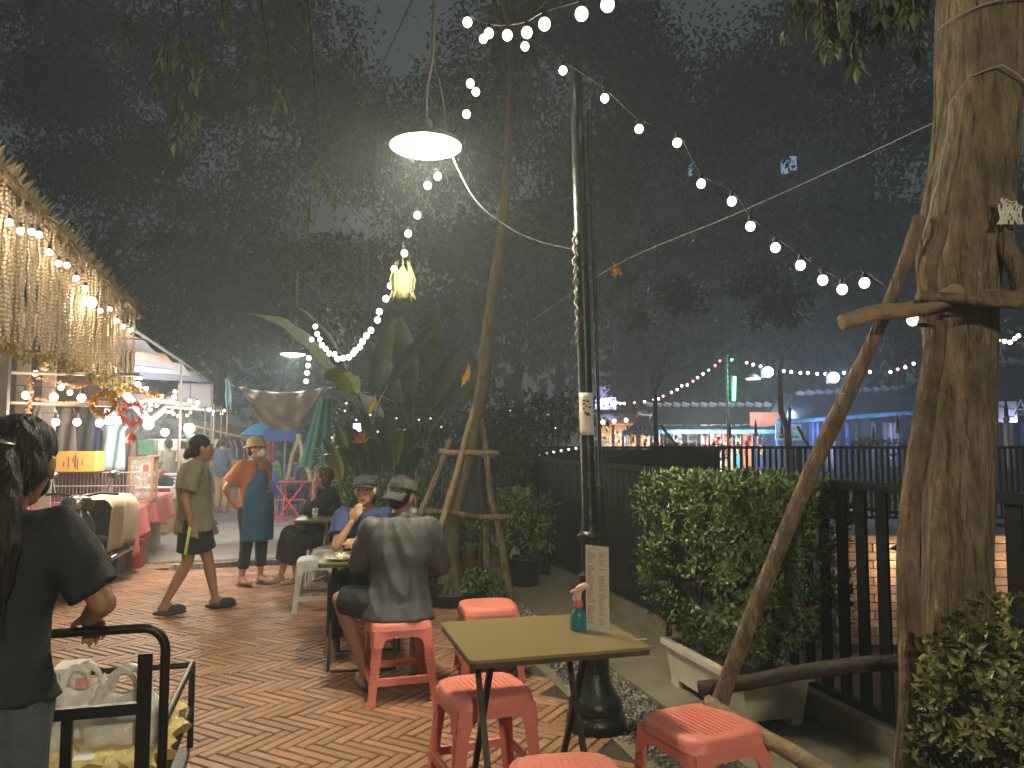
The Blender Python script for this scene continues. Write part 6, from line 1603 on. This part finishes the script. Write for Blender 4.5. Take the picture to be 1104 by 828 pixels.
for i, (x,y,Y) in enumerate(((1085,452,12.5),(787,470,17),(815,468,17),(843,470,17),(942,477,15),(968,464,15))):
    p = at(x,y,Y); t = thing('unlit_bulb', ['unlit bulb on a black cord beneath the white sheet sign','unlit bulb before the beige panel','unlit bulb before the coral panel','unlit bulb before the pale grey sign','unlit bulb low before the long dark tent','unlit bulb high before the long dark tent'][i], 'bulb', p, 'unlit hanging bulbs')
    g = MB(); g.sphere(p, (.05,.05,.06), 12, 8); g.build('globe', M['beige'], t); g = MB(); g.tube([p+V((0,0,.05)), p+V((0,0,.16)), p+V((0,0,.34))], [.035,.03,.006], 8); g.build('socket', M['wiredark'], t)
p = at(653,435,23); t = thing('lit_sign', 'glowing blue and white sign board left of the tents', 'sign', p)
g = MB(); g.box(p, (.62,.06,.36)); g.build('board', E_sign, t); g = MB()
for k, hh in enumerate((.16,.22,.16,.2,.16,.13)): g.box(p+V((-.24+k*.095,-.04,.0)), (.05,.02,hh)); g.box(p+V((-.215+k*.095,-.04,.05*(k%2))), (.04,.02,.04))
g.build('letters', E_signw, t)
random.seed(73); c = at(651,425,23); b = MB()
for k in range(50): b.leaf(c+V((random.gauss(0,.07),0,random.uniform(-.1,.25))), rv().normalized(), V((0,-1,0)), .10, .03, .2)
tag(b.build('violet_ornament', emis('violet ornament glow',(.2,.12,.8),.25)), 'violet lit star ornament above the blue sign', 'ornament')
festoon('three warm bulbs under the brown roof left of the tents', [at(x,y,21) for x,y in ((650,455),(662,454),(675,453))], r=.055, em=E_warm, up=.1, group='far festoon lights')
a, b_ = at(642,446,23), at(690,446,23); g = MB(); g.grid(lambda u, v: a.lerp(b_,u)+V((0,-1.6*(1-v),-.34*(1-v))), 8, 4, .04); tag(g.build('brown_lean_to', M['wood']), 'brown lean-to roof with bulbs left of the tents', 'roof')
# string of coloured bulbs
ci = [(660,435),(665,434),(669,435),(673,435),(684,434),(695,433),(705,431),(710,430),(715,427),(724,423),(730,420),(735,416),(741,415),(747,411),(752,407),(758,403),(764,399),(771,394),(776,389),(784,384)]
co_ = [E_warm,E_warm,E_warm,E_warm,E_red,E_warm,E_white,E_white,E_red,E_white,E_white,E_white,E_white,E_red,E_white,E_white,E_grn,E_red,E_red,E_red]
festoon('coloured festoon bulbs rising from the blue sign to the tall lit post', [at(x,y,19) for x,y in ci], r=.030, cols=co_, up=.05, group='far festoon lights')
festoon('white festoon bulbs running right from the tall lit post over the dark tents', [at(x,y,19) for x,y in ((789,388),(805,391),(812,393),(820,395),(845,400),(853,401),(863,402),(871,402),(881,403),(890,403),(910,402),(918,401),(938,401),(960,401),(968,398),(976,396),(985,392))], r=.036, up=.06, cols=[E_grn,E_red,E_white,E_white,E_white,E_white,E_warm,E_white,E_white,E_cool,E_white,E_warm,E_white,E_warm,E_red,E_white,E_white], group='far festoon lights')
festoon('short row of bulbs right of the big trunk', [at(x,y,17) for x,y in ((1076,367),(1083,368),(1089,369),(1094,365),(1098,362))], r=.045, em=E_warm, up=.06, group='far festoon lights')
for i, (x,y) in enumerate(((828,401),(899,407))):
    p = at(x,y,18.5); t = thing('flood_light', ['bluish white flood light left, beside the small lamp shade','bluish white flood light right, above the long dark tent'][i], 'flood light', p, 'bluish flood lights of the far market')
    b = MB(); b.sphere(p, .125, 16, 12); b.build('globe', E_cool, t); b = MB(); b.tube([p+V((0,.05,.12)), p+V((0,.3,.35))], .03, 6); b.box(p+V((0,.16,0)), (.26,.06,.26)); b.build('bracket', M['steel'], t)
    lamp('flood_lamp_light', p+V((0,-.3,-.1)), 26, (.62,.74,1), .12)
p = at(812,408,18.8); b = MB(); t = thing('shaded_lamp', 'small lamp with a wide shallow shade beside the left flood light', 'lamp', p)
b.lathe(p, [(.19,0),(.17,.04),(.05,.12)], 20); b.build('shade', M['postm'], t); b = MB(); b.lathe(p-V((0,0,.02)), [(.17,0),(.16,.015)], 20); b.build('disc', emis('disc glow',(1,.95,.8),4), t)
p0, p1 = at(792,406,18), at(791,432,18); t = thing('green_tube_light', 'vertical glowing green tube light by the tall lit post', 'tube light', p1)
b = MB(); b.tube([p0,p1], .035, 10); b.build('tube', E_neon, t); b = MB(); b.box(((p0.x+p1.x)/2,18.07,(p0.z+p1.z)/2), (.12,.04,(p0.z-p1.z)+.1)); b.build('housing', M['green'], t)
lamp('green_tube_glow', ((p0+p1)/2)+V((0,-.25,0)), 9, (.1,1,.35), .1)
p = at(783,382,18.3); t = thing('tall_post', 'tall thin post wound with pale wire beside the green tube light', 'post', V((p.x,p.y,0))); b = MB(); b.tube([V((p.x,p.y,0)), p], .035, 8); b.build('pole', M['postm'], t)
b = MB(); b.tube([V((p.x+.05*math.cos(k*.7), p.y-.05, p.z-k*.03)) for k in range(60)], .010, 5)
for k in range(5): b.tube([p+V((0,0,-.1-.08*k)), p+V((.2+.03*k,-.02,.12-.1*k))], .012, 5)
b.build('wire', M['green'], t)
# young propped trees and clipped hedges of the far side
tree('young tree with a leaning prop before the black tent', (at(707,480,17).x,17,0), 4.7, (1.2,.9,.8), .07, 'leafdark', 1500, clumps=9, group='young trees of the far side')
tree('young tree with pale props before the long dark tent', (at(857,480,16).x,16,0), 4.6, (1.1,.9,.8), .08, 'leafdark', 1500, clumps=9, group='young trees of the far side', barkm='log', lean=(-.5,0))
for i,(x0,y0,x1,y1,lb) in enumerate(((731,482,712,458,'leaning prop of the young tree before the black tent'),(872,482,860,460,'right prop of the young tree before the long dark tent'),(851,490,851,440,'upright prop of the young tree before the long dark tent'))):
    logobj(lb, at(x0,y0,16), at(x1,y1,16), .03,.03, 'log', group='timber props of the far side')
for i,(x,Y,w,lb) in enumerate(((945,14.6,.42,'clipped box hedge standing alone behind the picket fence'),(750,15.5,.55,'low hedge before the black tent'),(720,15.2,.3,'small low bush left of the low hedge'))):
    c = V((at(x,470,Y).x, Y, .95)); t = thing('clipped_hedge', lb, 'hedge', V((c.x,c.y,0)), 'clipped hedges of the far side'); g = MB()
    leafcloud(g, c, (w,.35,.62 if i == 0 else .52), 1600, .07, .04, .75, .7, 0, True); g.build('foliage', M['leaf'], t); g = MB(); g.tube([V((c.x,c.y,0)), c], .03, 6); g.build('stem', M['darkbark'], t)
for p, e, c_ in ((at(660,458,20.4),40,(1,.62,.35)),(at(735,466,20.9),45,(.9,.95,1)),(at(790,466,20.9),40,(1,.75,.6)),(at(850,440,22.4),60,(.65,.85,1)),(at(925,462,20.5),14,(.35,.55,1)),(at(1090,455,18.6),12,(.45,.55,1)),(at(820,462,20.8),35,(.7,.8,1)),(at(965,458,20.6),16,(.5,.6,1)),(at(890,458,20.8),18,(.7,.7,1)),(at(760,462,20.8),40,(1,.85,.7)),(at(695,464,20.8),30,(1,.8,.6))):
    lamp('tent_light', p+V((0,-.2,-.1)), e*.8, c_, .15)
# dark tower
c = at(800,200,60); t = thing('apartment_tower', 'dark apartment tower behind the trees with a few lit windows', 'building', V((c.x,60,0)))
b = MB(); b.box((c.x,62,14), (20,6,28)); b.build('wall', M['tower'], t)
for ix in range(8):
    for iz in range(7):
        x = c.x-8.4+ix*2.4; z = 4.5+iz*3.2
        b = MB(); b.box((x,58.97,z), (1.0,.05,1.3)); w = b.build('window', mat('dark glass', (.03,.035,.04), .2), t)
for i,(x,y) in enumerate(((748,182),(855,176),(846,180))):
    p = at(x,y,58.8); b = MB(); b.box(p, (.55 if i else .8,.06,1.1)); b.build('lit_window', E_win, t)
# ------------------------------------------------------------------ camera, world, haze
cam = bpy.data.cameras.new('camera'); co_ = bpy.data.objects.new('camera', cam); COL.objects.link(co_)
cam.sensor_width = 36; cam.lens = F/1104*36; cam.clip_end = 500; cam.clip_start = .05
co_.location = (0,0,CH); co_.rotation_euler = (R(90)+TH, 0, 0); sc.camera = co_
w = bpy.data.worlds.new('World'); sc.world = w; w.use_nodes = True
nt = w.node_tree; bg = nt.nodes['Background']
bg.inputs['Color'].default_value = (*SKY, 1); bg.inputs['Strength'].default_value = SKYS
if HAZE:
    b = MB(); b.box((0,36,14.4), (104,94,31.4)); o = b.build('haze', []); tag(o, kind='stuff')
    m = bpy.data.materials.new('haze'); m.use_nodes = True; nt = m.node_tree
    nt.nodes.remove(nt.nodes['Principled BSDF']); pv = nt.nodes.new('ShaderNodeVolumePrincipled')
    pv.inputs['Color'].default_value = (.82,.92,1,1); pv.inputs['Density'].default_value = HAZE; pv.inputs['Anisotropy'].default_value = .25
    nt.links.new(pv.outputs['Volume'], nt.nodes['Material Output'].inputs['Volume']); o.data.materials.append(m)
sc.view_settings.view_transform = 'Standard'; sc.view_settings.look = 'None'; sc.view_settings.gamma = 1; sc.view_settings.exposure = EXPO
sc.cycles.use_denoising = True; sc.cycles.max_bounces = 6; sc.cycles.diffuse_bounces = 3; sc.cycles.volume_bounces = 0; sc.cycles.transparent_max_bounces = 8
sc.cycles.sample_clamp_indirect = 4; sc.cycles.caustics_reflective = False; sc.cycles.caustics_refractive = False; sc.cycles.use_light_tree = True
